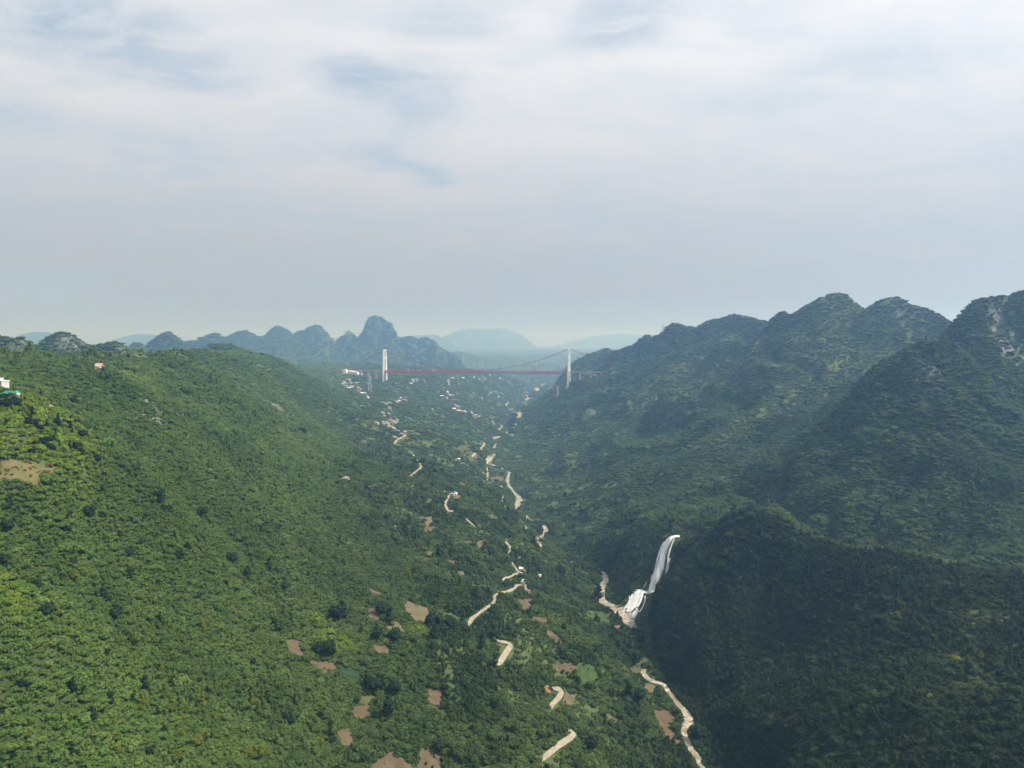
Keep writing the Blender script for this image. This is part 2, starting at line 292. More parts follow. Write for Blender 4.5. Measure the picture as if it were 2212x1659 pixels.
# crest lines
nz_c = 1 + .16 * ridged((X + wx) / 130, (Y + wy) / 130, 17, 3)
for pl, k, an, c in CRESTS:
    cp = dense(np.array([P(*q) for q in pl]), max(8.0, .0014 * pl[0][2])); cp[:, 2] -= 4.0 if pl[0][2] < 3200 else 0
    for q in cp:
        R = (320 / k + 60) * max(1.0, q[1] / 4500)
        i0, i1 = np.searchsorted(xl, (q[0] - R, q[0] + R)); j0, j1 = np.searchsorted(yl, (q[1] - R * an, q[1] + R * an))
        if i1 <= i0 or j1 <= j0: continue
        d = np.hypot(X[j0:j1, i0:i1] - q[0], (Y[j0:j1, i0:i1] - q[1]) / an)
        dn = d * (1 + (nz_c[j0:j1, i0:i1] - 1) * np.clip(d / 60, 0, 1) * min(1.0, 4500 / q[1]))
        h = q[2] - k * (np.sqrt(dn * dn + c * c) - c) * (1 - .28 * np.clip(dn / R, 0, 1))
        s = Z[j0:j1, i0:i1]; kk = 10.0
        e = np.clip((h - s) / kk, -1, 1)
        Z[j0:j1, i0:i1] = np.where(h > s + kk, h, np.where(h < s - kk, s, s + kk * .25 * (1 + e) ** 2))
Z += farc * 34 * zm(ridged((X + 2 * wx) / 330, (Y + 2 * wy) / 330, 57, 4))
# terraces in the valley floor, flat river bed
terr = (1 - sstep(X - .12 * Y, 60, 140)) * sstep(X + .33 * Y, 40, 260) * sstep(Y, 600, 900) * calm
stp = 5.0; fr = (Z / stp) % 1.0
Z += terr * .75 * stp * (sstep(fr, .55, 1.0) - fr)
Z = np.where(Driv < 60, Zriv + (Z - Zriv) * sstep(Driv, 9, 60), Z)

chute = dense(np.array([P(*q) for q in [(1485, 1158, 1285), (1466, 1161, 1266), (1455, 1165, 1262), (1407, 1281, 1233), (1384, 1283, 1238), (1360, 1318, 1212), (1352, 1332, 1196)]]), 2.0)
i0, i1 = np.searchsorted(xl, (140, 400)); j0, j1 = np.searchsorted(yl, (1120, 1340))
Dm = np.full((j1 - j0, i1 - i0), 1e4); Zm = np.zeros(Dm.shape)
for q in chute:
    d = np.hypot(X[j0:j1, i0:i1] - q[0], Y[j0:j1, i0:i1] - q[1]); m = d < Dm; Dm[m] = d[m]; Zm[m] = q[2]
Z[j0:j1, i0:i1] += (Zm + .12 * Dm - Z[j0:j1, i0:i1]) * (1 - sstep(Dm, 13, 42))
# the gully below the falls opens towards the lower valley: its near flank stays under the line from the far valley side
j2 = np.searchsorted(yl, 1050); xs, ys, zs_ = X[j2:j1, i0:i1], Y[j2:j1, i0:i1], Z[j2:j1, i0:i1]; cap = np.full(xs.shape, 1e4)
for q in chute[::2]:
    f_ = ys / q[1]; c_ = CAMZ + (q[2] - CAMZ) * f_ - 3.0 + 1.1 * np.maximum(0, np.abs(xs - q[0] * f_) - 13); cap = np.minimum(cap, np.where((f_ < .998) & (f_ > .87), c_, 1e4))
Z[j2:j1, i0:i1] = np.minimum(zs_, cap)
def H(x, y):
    x, y = np.asarray(x, float), np.asarray(y, float)
    i, fx = lerp_idx(xl, x); j, fy = lerp_idx(yl, y)
    a, b, c, d = Z[j, i], Z[j, i + 1], Z[j + 1, i], Z[j + 1, i + 1]
    # triangles split along the diagonal (i,j)-(i+1,j+1), as in the mesh
    return np.where(fx >= fy, a + (b - a) * fx + (d - b) * fy, a + (d - c) * fx + (c - a) * fy)
TT = np.geomspace(150, 16000, 2600)
def hit(u, v):
    """where the sight line through a pixel meets the ground"""
    d = px_dir(u, v); q = d[None] * TT[:, None]
    g = H(q[:, 0], q[:, 1]) - CAMZ - q[:, 2]
    k = int(np.argmax(g > 0))
    if g[k] <= 0 or k == 0: k = len(TT) - 1
    t0, t1 = TT[k - 1], TT[k]; f = g[k - 1] / (g[k - 1] - g[k]) if g[k] != g[k - 1] else 0
    t = t0 + (t1 - t0) * f; p = d * t
    return np.array([p[0], p[1], float(H(p[0], p[1]))])

# ------------------------------------------------------------------ mesh helpers
def link(o, parent=None, **props):
    C.objects.link(o); o.parent = parent
    for k, v in props.items(): o[k] = v
    return o
def mesh_np(name, V, Q, mat=None, smooth=True, tris=False):
    me = bpy.data.meshes.new(name); V = np.asarray(V, np.float32); Q = np.asarray(Q, np.int32); k = Q.shape[1]
    me.vertices.add(len(V)); me.vertices.foreach_set('co', V.ravel())
    me.loops.add(Q.size); me.loops.foreach_set('vertex_index', Q.ravel())
    me.polygons.add(len(Q)); me.polygons.foreach_set('loop_start', np.arange(0, Q.size, k, dtype=np.int32))
    me.polygons.foreach_set('use_smooth', np.full(len(Q), smooth))
    if mat: me.materials.append(mat)
    me.update(calc_edges=True); me.validate()
    return me
class MB:
    """collects boxes, bars and sheets into one mesh"""
    def __init__(s): s.v, s.f = [], []
    def add(s, V, Fs):
        n = len(s.v); s.v += [tuple(map(float, p)) for p in V]; s.f += [tuple(i + n for i in f) for f in Fs]
    def box(s, c, size, rz=0.0, top=1.0, topy=None):
        hx, hy, hz = size[0] / 2, size[1] / 2, size[2] / 2; ty = top if topy is None else topy; V = []
        for z, sx, sy in ((-hz, 1, 1), (hz, top, ty)):
            for x, y in ((-1, -1), (1, -1), (1, 1), (-1, 1)):
                px, py = x * hx * sx, y * hy * sy
                V.append((c[0] + px * math.cos(rz) - py * math.sin(rz), c[1] + px * math.sin(rz) + py * math.cos(rz), c[2] + z))
        s.add(V, [(3, 2, 1, 0), (4, 5, 6, 7), (0, 1, 5, 4), (1, 2, 6, 5), (2, 3, 7, 6), (3, 0, 4, 7)])
    def bar(s, a, b, w, h=None, up=(0, 0, 1), w2=None, h2=None):
        a, b = Vector(a), Vector(b); h = h or w; w2 = w2 or w; h2 = h2 or h
        t = (b - a).normalized(); u = Vector(up)
        if abs(t.dot(u)) > .98: u = Vector((1, 0, 0))
        r = t.cross(u).normalized(); n = r.cross(t)
        V = [p + r * x * ww / 2 + n * y * hh / 2 for p, ww, hh in ((a, w, h), (b, w2, h2)) for x, y in ((-1, -1), (1, -1), (1, 1), (-1, 1))]
        s.add(V, [(3, 2, 1, 0), (4, 5, 6, 7), (0, 1, 5, 4), (1, 2, 6, 5), (2, 3, 7, 6), (3, 0, 4, 7)])
    def mesh(s, name, mat, smooth=False):
        me = bpy.data.meshes.new(name); me.from_pydata(s.v, [], s.f); me.materials.append(mat); me.update()
        if smooth: me.polygons.foreach_set('use_smooth', [True] * len(me.polygons))
        return me
    def build(s, name, mat, parent=None, smooth=False, **props):
        return link(bpy.data.objects.new(name, s.mesh(name, mat, smooth)), parent, **props)
def empty(name, loc, rz=0.0, **props):
    o = bpy.data.objects.new(name, None); o.empty_display_size = 1; o.location = loc; o.rotation_euler = (0, 0, rz)
    return link(o, None, **props)

# ------------------------------------------------------------------ materials
def material(name, fn, rough=.9, spec=.2):
    m = bpy.data.materials.new(name); m.use_nodes = True; t = m.node_tree; t.nodes.clear(); w = NT(t)
    b = w.n('ShaderNodeBsdfPrincipled', {'Roughness': rough, 'Specular IOR Level': spec})
    w.n('ShaderNodeOutputMaterial', {'Surface': b})
    r = fn(w, b)
    if r is not None:
        if isinstance(r, tuple): b.inputs['Base Color'].default_value = (*r, 1)
        else: t.links.new(r, b.inputs['Base Color'])
    return m
def geo(w): return w.n('ShaderNodeNewGeometry')
def plain(name, col, var=.12, scale=.3, rough=.8, spec=.2):
    def fn(w, b):
        n = w.noise(geo(w).outputs['Position'], scale, 4, .6)
        return w.mix(w.ramp(n, .3, .7), tuple(c * (1 - var) for c in col), tuple(c * (1 + var) for c in col))
    return material(name, fn, rough, spec)

def m_ground(w, b):
    g = geo(w); p = g.outputs['Position']
    n1 = w.noise(p, .012, 5, .55); n2 = w.noise(p, .11, 5, .6); n3 = w.noise(p, .035, 4, .6, .4)
    c = w.mix(w.ramp(n1, .35, .65), (.026, .045, .016), (.040, .062, .021))
    c = w.mix(w.ramp(n2, .35, .7), c, (.046, .064, .022))
    a = w.n('ShaderNodeAttribute', attribute_name='cover')            # x bare rock, y open grass, z dry scrub
    sp = w.n('ShaderNodeSeparateXYZ', {0: a.outputs['Vector']})
    grass = w.mix(w.ramp(n2, .3, .7), (.060, .088, .030), (.095, .112, .042))
    c = w.mix(w.m('MULTIPLY', sp.outputs[1], w.ramp(n3, .2, .5)), c, grass)
    scrub = w.mix(w.ramp(n2, .35, .65), (.17, .125, .065), (.10, .115, .04))
    c = w.mix(sp.outputs[2], c, scrub)
    nz = w.n('ShaderNodeSeparateXYZ', {0: g.outputs['Normal']}).outputs[2]
    steep = w.ramp(nz, .50, .36)
    st = w.n('ShaderNodeMapping', {'Vector': p, 'Scale': (1, 1, .22)}).outputs[0]
    rn = w.noise(st, .05, 6, .65, .3); rn2 = w.noise(st, .25, 4, .6)
    rock = w.mix(w.ramp(rn2, .35, .7), (.11, .11, .105), (.28, .275, .26))
    rk = w.m('MULTIPLY', w.m('MAXIMUM', w.m('MULTIPLY', steep, .35), sp.outputs[0]), w.ramp(rn, .47, .60))
    return w.mix(rk, c, rock)
M_ground = material('ground_cover', m_ground, .95, .1)

def m_leaf(w, b):
    a = w.n('ShaderNodeAttribute', attribute_name='tint', attribute_type='INSTANCER').outputs['Vector']
    p = geo(w).outputs['Position']
    n = w.noise(p, .55, 3, .6)
    k = w.m('ADD', .72, w.m('MULTIPLY', n, .56))
    c = w.v('MULTIPLY', a, w.n('ShaderNodeCombineXYZ', {0: k, 1: k, 2: k}).outputs[0])
    tr = w.n('ShaderNodeBsdfTranslucent', {'Color': w.v('MULTIPLY', c, (1.25, 1.35, .55))})
    mx = w.n('ShaderNodeMixShader', {0: .38, 1: b.outputs[0], 2: tr.outputs[0]})
    out = [x for x in w.t.nodes if x.type == 'OUTPUT_MATERIAL'][0]
    w.t.links.new(mx.outputs[0], out.inputs[0])
    return c
M_leaf = material('foliage', m_leaf, .75, .25)
M_bark = plain('bark', (.10, .075, .05), .3, 2.0)

def m_water(w, b):
    p = geo(w).outputs['Position']
    n = w.noise(p, .09, 5, .65, .6); n2 = w.noise(p, .45, 4, .6)
    c = w.mix(w.ramp(w.m('ADD', w.m('MULTIPLY', n, .7), w.m('MULTIPLY', n2, .3)), .47, .60), (.23, .19, .125), (.48, .44, .35))
    bm = w.n('ShaderNodeBump', {'Height': n2, 'Strength': .5, 'Distance': .4}); w.t.links.new(bm.outputs[0], b.inputs['Normal'])
    return c
M_water = material('muddy_water', m_water, .25, .5)
def m_foam(w, b):
    uv = w.n('ShaderNodeUVMap').outputs[0]; sp = w.n('ShaderNodeSeparateXYZ', {0: uv})        # x across in metres, y along in metres, z unused
    edge = w.n('ShaderNodeAttribute', attribute_name='edge').outputs['Fac']                      # 0 in the middle of a strand, 1 at its rim
    st = w.n('ShaderNodeMapping', {'Vector': uv, 'Scale': (1.0, .10, 1)}).outputs[0]
    n = w.noise(st, .26, 5, .6, .3); n2 = w.noise(st, .8, 3, .6)
    al = w.ramp(w.m('ADD', w.m('MULTIPLY', n, 1.0), w.m('MULTIPLY', n2, .35)), .42, .60)
    al = w.m('SUBTRACT', w.m('ADD', w.m('MULTIPLY', al, .85), .42), w.m('MULTIPLY', edge, 1.0), clamp=True)
    tr = w.n('ShaderNodeBsdfTransparent'); mx = w.n('ShaderNodeMixShader', {0: al, 1: tr.outputs[0], 2: b.outputs[0]})
    out = [x for x in w.t.nodes if x.type == 'OUTPUT_MATERIAL'][0]; w.t.links.new(mx.outputs[0], out.inputs[0])
    return w.mix(w.ramp(n, .38, .58), (.46, .50, .54), (.74, .75, .77))
M_foam = material('white_water', m_foam, .6, .3)

M_concrete_road = plain('concrete_road', (.29, .255, .185), .18, .15)
M_white = plain('white_paint', (.80, .80, .78), .05, .05, .6)
M_red = plain('red_paint', (.52, .07, .06), .12, .1, .55)
M_dred = plain('cable_red', (.30, .07, .06), .1, .1, .55)
M_conc = plain('pier_concrete', (.52, .52, .50), .08, .1)
M_asph = plain('asphalt', (.10, .10, .10), .1, .2)
M_steel = plain('galvanised_steel', (.48, .50, .50), .1, .2, .5, .5)
M_wallw = plain('white_render', (.58, .56, .53), .08, .2)
M_wallg = plain('grey_render', (.46, .43, .40), .12, .2)
M_wallb = plain('tan_brick', (.42, .30, .22), .12, .3)
M_roofg = plain('roof_concrete', (.50, .48, .46), .15, .25)
M_roofr = plain('roof_red_tile', (.21, .115, .09), .15, .3)
M_roofw = plain('roof_white_sheet', (.85, .86, .88), .04, .2)
M_roofgr = plain('roof_green_sheet', (.05, .30, .22), .08, .2)
M_glass = material('window_glass', lambda w, b: (.03, .04, .05), .1, .5)
M_dark = plain('dark_shutter', (.06, .06, .06), .1, .5)
def soil(name, c1, c2, rows=.35):
    def fn(w, b):
        p = geo(w).outputs['Position']
        n = w.noise(p, .09, 5, .6); n2 = w.noise(p, .5, 4, .6)
        wv = w.n('ShaderNodeTexWave', {'Vector': p, 'Scale': .32, 'Distortion': 2.5, 'Detail': 2.0}, wave_type='BANDS', bands_direction='DIAGONAL')
        c = w.mix(w.ramp(n, .35, .65), c1, c2)
        k = w.m('ADD', 1 - rows * .6, w.m('ADD', w.m('MULTIPLY', wv.outputs['Fac'], rows * .6), w.m('MULTIPLY', w.m('SUBTRACT', n2, .5), .7)))
        c = w.v('MULTIPLY', c, w.n('ShaderNodeCombineXYZ', {0: k, 1: k, 2: k}).outputs[0])
        return w.mix(w.m('MULTIPLY', w.ramp(n2, .52, .62), .55), c, (.05, .075, .025))
    return material(name, fn, .95, .1)
FIELD = {'brown': soil('ploughed_soil', (.115, .078, .050), (.150, .112, .072)), 'tan': soil('dry_stubble', (.135, .115, .060), (.175, .138, .085)), 'orange': soil('orange_earth', (.24, .12, .06), (.28, .15, .08)),
         'red': soil('red_earth', (.22, .10, .075), (.26, .13, .09)), 'green': soil('green_crop', (.046, .082, .024), (.070, .105, .030)), 'dgreen': soil('dark_crop', (.024, .055, .028), (.030, .062, .030)),
         'olive': soil('rough_pasture', (.080, .092, .036), (.115, .110, .050)), 'pale': soil('pale_earth', (.26, .22, .165), (.34, .30, .23)), 'quarry': soil('quarry_earth', (.38, .25, .18), (.52, .40, .32)), 'rubble': soil('rubble', (.22, .19, .15), (.34, .30, .25))}

# ------------------------------------------------------------------ pixel lists
def conv(x0, y0, k, L): return [((x0 + a / k) * .54, (y0 + b / k) * .54) for a, b in L]
c3 = lambda *L: conv(1300, 1450, 2.212, L)
c4 = lambda *L: conv(1000, 2100, 1.7067, L)
c5 = lambda *L: conv(2000, 2000, 1.5475, L)
c7 = lambda *L: conv(1700, 1700, 3.687, L)
c8 = lambda *L: conv(0, 1450, 3.318, L)
cl = lambda *L: conv(0, 2000, 1.5475, L)
cv = lambda *L: conv(1250, 1430, 4.74, L)
cw = lambda *L: conv(1600, 1430, 3.687, L)
cf = lambda *L: conv(2400, 2100, 3.6075, L)

FIELDS = [(k, p) for k, p in [
    ('brown', c4((235, 780), (350, 785), (345, 860), (440, 930), (590, 940), (605, 990), (500, 1015), (430, 960), (360, 900), (250, 860))), ('dgreen', c4((620, 950), (770, 1010), (750, 1060), (620, 1010))),
    ('brown', c4((800, 570), (870, 565), (890, 660), (810, 640))), ('tan', c4((985, 620), (1060, 730), (930, 715), (920, 690), (975, 690))), ('tan', c4((1050, 500), (1215, 580), (1220, 690), (1120, 650), (1045, 560))),
    ('brown', c4((805, 430), (925, 480), (900, 495), (820, 465))), ('brown', c4((820, 815), (950, 830), (945, 885), (860, 885))), ('brown', c4((700, 1240), (830, 1230), (835, 1300), (740, 1330), (690, 1290))),
    ('olive', c4((760, 1150), (870, 1180), (800, 1235), (730, 1215))), ('brown', c4((1205, 1120), (1320, 1130), (1290, 1250), (1210, 1210))), ('brown', c4((590, 1400), (710, 1385), (700, 1510), (630, 1520))),
    ('brown', c4((830, 1659), (920, 1550), (1000, 1570), (1110, 1640), (1100, 1720), (830, 1720))), ('brown', c4((1170, 1530), (1300, 1530), (1310, 1700), (1130, 1700))), ('brown', c4((1830, 510), (1920, 505), (1920, 580), (1850, 590))),
    ('brown', c4((1920, 625), (2030, 635), (2035, 670), (1930, 660))), ('brown', c4((1190, 180), (1260, 190), (1240, 222), (1190, 218))), ('brown', c4((1340, 230), (1420, 250), (1400, 275), (1345, 255))), ('tan', c4((1420, 318), (1470, 323), (1460, 347), (1412, 347))),
    ('tan', c4((1590, 252), (1690, 258), (1670, 275), (1600, 268))), ('tan', c4((1510, 337), (1585, 350), (1560, 368))), ('tan', c4((1545, 110), (1625, 95), (1600, 165), (1545, 165))), ('tan', c4((980, 12), (1030, 15), (1015, 50), (985, 40))),
    ('tan', c4((1085, 32), (1190, 55), (1140, 66))), ('brown', c4((1180, 10), (1280, 20), (1250, 45), (1190, 62))), ('orange', c4((1990, 1090), (2048, 1100), (2060, 1150), (2000, 1145))),
    ('brown', c5((350, 1000), (440, 1005), (480, 1050), (410, 1078), (340, 1060))), ('green', c5((480, 990), (600, 1040), (620, 1140), (540, 1165), (470, 1100))), ('tan', c5((400, 1190), (480, 1200), (440, 1275), (390, 1270))),
    ('brown', c5((940, 1290), (1040, 1300), (1090, 1350), (1050, 1400), (1100, 1480), (1150, 1530), (1080, 1510), (1000, 1440))), ('green', c5((540, 680), (650, 690), (705, 745), (620, 775), (530, 720))), ('brown', c5((280, 790), (335, 820), (405, 900), (340, 885), (290, 830))),
    ('brown', c5((205, 722), (300, 738), (275, 768), (210, 752))), ('olive', c5((740, 1000), (900, 960), (940, 1010), (880, 1050), (760, 1030))), ('tan', c5((890, 1130), (960, 1150), (950, 1195), (900, 1185))), ('olive', c5((650, 1320), (750, 1370), (700, 1400), (640, 1370))),
    ('green', c5((395, 1090), (480, 1130), (470, 1180), (400, 1150))),
    ('brown', c7((945, 795), (1100, 740), (1160, 790), (1150, 845), (980, 835))), ('tan', c7((500, 570), (560, 550), (680, 620), (600, 605))), ('brown', c7((900, 1290), (1010, 1258), (1000, 1300), (920, 1325))), ('olive', c7((920, 1345), (1060, 1345), (1090, 1405), (920, 1425))),
    ('red', c7((210, 1095), (290, 1095), (290, 1132), (220, 1132))), ('tan', c7((10, 1340), (130, 1370), (100, 1450), (30, 1510), (0, 1440))), ('brown', c7((490, 860), (600, 870), (590, 912), (500, 902))), ('brown', c7((340, 1105), (430, 1118), (400, 1155))), ('tan', c7((700, 440), (770, 430), (765, 495), (735, 495))),
    ('brown', c3((365, 1100), (460, 1072), (440, 1112), (380, 1122))), ('tan', c3((690, 1120), (790, 1078), (790, 1112), (720, 1132))), ('rubble', c3((125, 1020), (200, 998), (245, 1062), (190, 1045))), ('brown', c3((650, 1208), (720, 1220), (710, 1248))), ('olive', c3((310, 680), (385, 690), (370, 722), (325, 712))),
    ('olive', c3((870, 735), (945, 728), (930, 748), (880, 750))), ('olive', c3((1180, 740), (1260, 730), (1260, 775), (1190, 780))), ('pale', c8((580, 600), (700, 572), (745, 610), (660, 645), (590, 645))), ('pale', c8((615, 438), (685, 438), (685, 472), (615, 472))), ('pale', c8((1070, 635), (1250, 598), (1110, 665))),
    ('pale', c8((750, 530), (865, 503), (850, 525), (770, 548))), ('pale', c8((1350, 1150), (1410, 1150), (1410, 1190), (1360, 1185))), ('quarry', c8((1140, 45), (1280, 8), (1405, 18), (1370, 105), (1250, 98))), ('tan', c8((170, 320), (260, 318), (290, 350), (180, 360))),
]]
SCRUB_FIELD = c8((-80, 1260), (110, 1290), (330, 1310), (600, 1350), (800, 1380), (650, 1500), (560, 1570), (530, 1640), (400, 1620), (250, 1560), (-80, 1600))
ROADS = [  # pixel polyline, width in metres
    (c5((290, 1585), (320, 1560), (370, 1520), (430, 1480), (458, 1455), (440, 1432), (405, 1420)), 7.0), (c5((320, 1275), (340, 1255), (365, 1225), (380, 1195), (370, 1178), (345, 1172)), 7.0), (c5((5, 1000), (15, 985), (50, 930), (66, 905), (40, 885), (0, 880), (-25, 868)), 7.0),
    (c4((1500, 670), (1520, 640), (1570, 600), (1630, 560), (1668, 530), (1670, 490), (1720, 465), (1790, 445), (1830, 412)), 5.8), (c4((1830, 412), (1870, 418), (1890, 450), (1895, 470)), 4.5), (c4((1745, 120), (1775, 160), (1765, 210), (1790, 260), (1825, 315), (1855, 330)), 6.0), (c4((1730, 372), (1790, 350), (1830, 332)), 5.0),
    (c3((775, 810), (815, 870), (852, 920), (815, 960), (755, 1005)), 6.0), (c3((618, 715), (640, 685), (675, 668), (712, 650), (712, 628)), 6.5), (c3((990, 1135), (1050, 1145), (1112, 1160), (1085, 1210), (1065, 1245), (1080, 1300), (1105, 1320), (1135, 1315)), 6.5), (c3((1435, 935), (1440, 985), (1437, 1032)), 6.0),
    (c3((1735, 1400), (1770, 1450), (1778, 1480), (1770, 1510)), 6.0), (c3((1380, 762), (1412, 718), (1400, 703)), 8.0), (c3((1308, 828), (1330, 808)), 8.0), (c3((1478, 512), (1502, 548)), 10.0), (c3((1538, 598), (1565, 556)), 10.0), (c3((1485, 675), (1540, 660), (1600, 648)), 9.0), (c3((1563, 1245), (1572, 1180)), 6.0), (c3((1598, 1275), (1605, 1295)), 8.0),
    (c7((635, 1410), (665, 1440), (700, 1468)), 6.0), (cw((1560, 700), (1595, 660)), 11.0), (cw((710, 330), (715, 370), (730, 405)), 14.0), (cv((790, 480), (900, 475), (1000, 490), (1140, 488)), 9.0), (cv((1540, 492), (1640, 482)), 9.0), (cv((300, 390), (360, 430)), 12.0),
]
RIVERS = [  # visible reaches: pixel polyline, widths in metres
    (c5((885, 1020), (895, 1090), (950, 1125), (1010, 1145), (1045, 1190), (1100, 1260), (1150, 1320), (1168, 1365), (1140, 1420), (1150, 1480), (1190, 1550), (1225, 1600), (1238, 1640), (1290, 1700)), (5, 8, 9, 8, 6, 8, 10, 11, 7.5, 7, 8, 7, 5, 5)), (c5((1165, 1360), (1190, 1380), (1212, 1408)), (7, 5, 3)),
    (c5((630, 436), (655, 492), (628, 545), (625, 600), (650, 640), (715, 668), (762, 705), (800, 752), (830, 795)), (7, 11, 15, 16, 16, 20, 25, 22, 13)), (c5((272, 160), (283, 190), (262, 230), (232, 262), (258, 290)), (8, 12, 15, 18, 6)), (c5((385, 375), (430, 388), (530, 410)), (4, 5, 4)),
    (c3((1775, 1355), (1800, 1385)), (11, 9)), (c3((1635, 970), (1612, 1040), (1625, 1085), (1665, 1140), (1700, 1180), (1722, 1210), (1708, 1245), (1690, 1298)), (9, 14, 11, 8, 11, 19, 19, 9)),
    (c3((1508, 805), (1468, 840), (1452, 870), (1440, 895), (1500, 920), (1580, 945)), (11, 17, 19, 19, 13, 10)), (c3((1518, 718), (1495, 755)), (10, 17)), (c3((1605, 605), (1612, 630), (1665, 645)), (16, 13, 11)), (c3((1672, 545), (1692, 555), (1670, 580)), (11, 13, 9)),
    (c3((1675, 410), (1625, 425), (1690, 440), (1730, 460), (1710, 488)), (14, 18, 22, 30, 24)), (c3((1790, 285), (1805, 310), (1755, 350), (1782, 372)), (24, 30, 26, 18)), (c3((1868, 250), (1875, 225)), (42, 40)), (c3((1925, 210), (1935, 190)), (40, 34)),
]
def curve(px, n=6):
    q = np.array([px[0]] + list(px) + [px[-1]], float); out = []
    for i in range(1, len(q) - 2):
        p0, p1, p2, p3 = q[i - 1:i + 3]
        for k in range(n):
            t = k / n
            out.append(.5 * ((2 * p1) + (-p0 + p2) * t + (2 * p0 - 5 * p1 + 4 * p2 - p3) * t * t + (-p0 + 3 * p1 - 3 * p2 + p3) * t ** 3))
    out.append(q[-1]); return np.array(out)
def resample(w, n): return np.interp(np.linspace(0, 1, n), np.linspace(0, 1, len(w)), w)

road_lines = [(np.array([hit(*p) for p in curve(px)]), w) for px, w in ROADS]
river_lines = []
for px, w in RIVERS:
    cv_ = curve(px); L = np.array([hit(*p) for p in cv_]); river_lines.append((L, resample(w, len(L))))
field_polys = [(k, np.array([hit(*p)[:2] for p in poly])) for k, poly in FIELDS]
scrub_poly = np.array([hit(*p)[:2] for p in SCRUB_FIELD])

def in_poly(x, y, poly):
    r = np.zeros(x.shape, bool); n = len(poly)
    bb = (x > poly[:, 0].min()) & (x < poly[:, 0].max()) & (y > poly[:, 1].min()) & (y < poly[:, 1].max())
    if not bb.any(): return r
    xs, ys = x[bb], y[bb]; k = np.zeros(xs.shape, bool)
    for i in range(n):
        (x1, y1), (x2, y2) = poly[i], poly[i - 1]
        k ^= ((y1 > ys) != (y2 > ys)) & (xs < (x2 - x1) * (ys - y1) / (y2 - y1 + 1e-9) + x1)
    r[bb] = k; return r

# ------------------------------------------------------------------ ground sheet
def blob(u, v, r, Yk=None):
    q = hit(u, v) if Yk is None else np.array(P(u, v, Yk)); return q[0], q[1], r
ROCK = [blob(*b) for b in [(62, 752, 40, 1750), (70, 745, 35, 1750), (150, 724, 30, 2120), (157, 722, 22, 2120), (110, 785, 22), (100, 790, 20), (118, 787, 16), (130, 795, 18), (150, 800, 16), (215, 807, 16), (240, 806, 22), (300, 768, 30), (310, 770, 24), (290, 763, 20), (335, 885, 26), (352, 875, 30), (345, 905, 22), (390, 768, 25), (255, 803, 16),
                                   (380, 830, 45), (600, 880, 40), (580, 786, 30), (560, 790, 30), (637, 785, 30), (1640, 740, 34), (1625, 760, 26), (2000, 810, 30), (2160, 700, 34), (2190, 760, 30), (1960, 690, 26), (250, 800, 14), (405, 745, 20), (1570, 735, 26), (378, 722, 40, 3400), (268, 745, 25, 2200)]]
GRASS = [blob(*b) for b in [(1850, 770, 130), (1830, 720, 140), (1860, 800, 120), (1790, 800, 90), (1710, 838, 70), (1648, 888, 60), (1600, 915, 50), (1540, 950, 50), (1820, 670, 110), (1500, 830, 160), (1420, 850, 160), (1450, 800, 170), (1380, 880, 120), (1700, 780, 90), (1760, 850, 70), (1980, 730, 60), (2120, 1330, 30), (2060, 1420, 26), (1940, 1330, 14), (1950, 1420, 12), (2100, 1480, 26),
                                   (650, 960, 60), (560, 860, 60), (650, 890, 90), (1560, 1030, 30), (1380, 1090, 25), (300, 830, 40), (285, 815, 25), (760, 1180, 30)]]
BRIGHT = [blob(x * .16275, 783 + y * .16275, r) for x, y, r in [(430, 540, 20), (500, 510, 14), (350, 600, 16), (150, 720, 26), (60, 850, 26), (120, 950, 26), (230, 760, 14), (1040, 860, 12), (990, 830, 9), (900, 1010, 14), (800, 1020, 12), (980, 1000, 10), (850, 1250, 18), (720, 1300, 16), (960, 1230, 14), (1000, 1300, 10), (500, 1140, 11), (560, 1150, 8), (870, 720, 16), (480, 785, 14), (650, 700, 14), (560, 620, 14), (300, 900, 18), (420, 1000, 14), (640, 980, 12), (1100, 960, 12), (620, 1240, 14), (760, 1100, 10), (1150, 1170, 8), (330, 310, 5), (300, 480, 10), (260, 1020, 14), (60, 1080, 14)]] + \
         [blob(*b) for b in [(285, 812, 20), (300, 820, 16), (30, 1290, 12), (700, 1370, 14), (740, 1390, 12), (690, 1340, 12), (900, 1360, 10)]]
def field(blobs, x, y, sharp=1.0):
    f = np.zeros(x.shape)
    for bx_, by_, r in blobs:
        m = (np.abs(x - bx_) < 2.2 * r) & (np.abs(y - by_) < 2.2 * r)
        f[m] = np.maximum(f[m], np.exp(-((x[m] - bx_) ** 2 + (y[m] - by_) ** 2) / (r * r) * sharp))
    return f
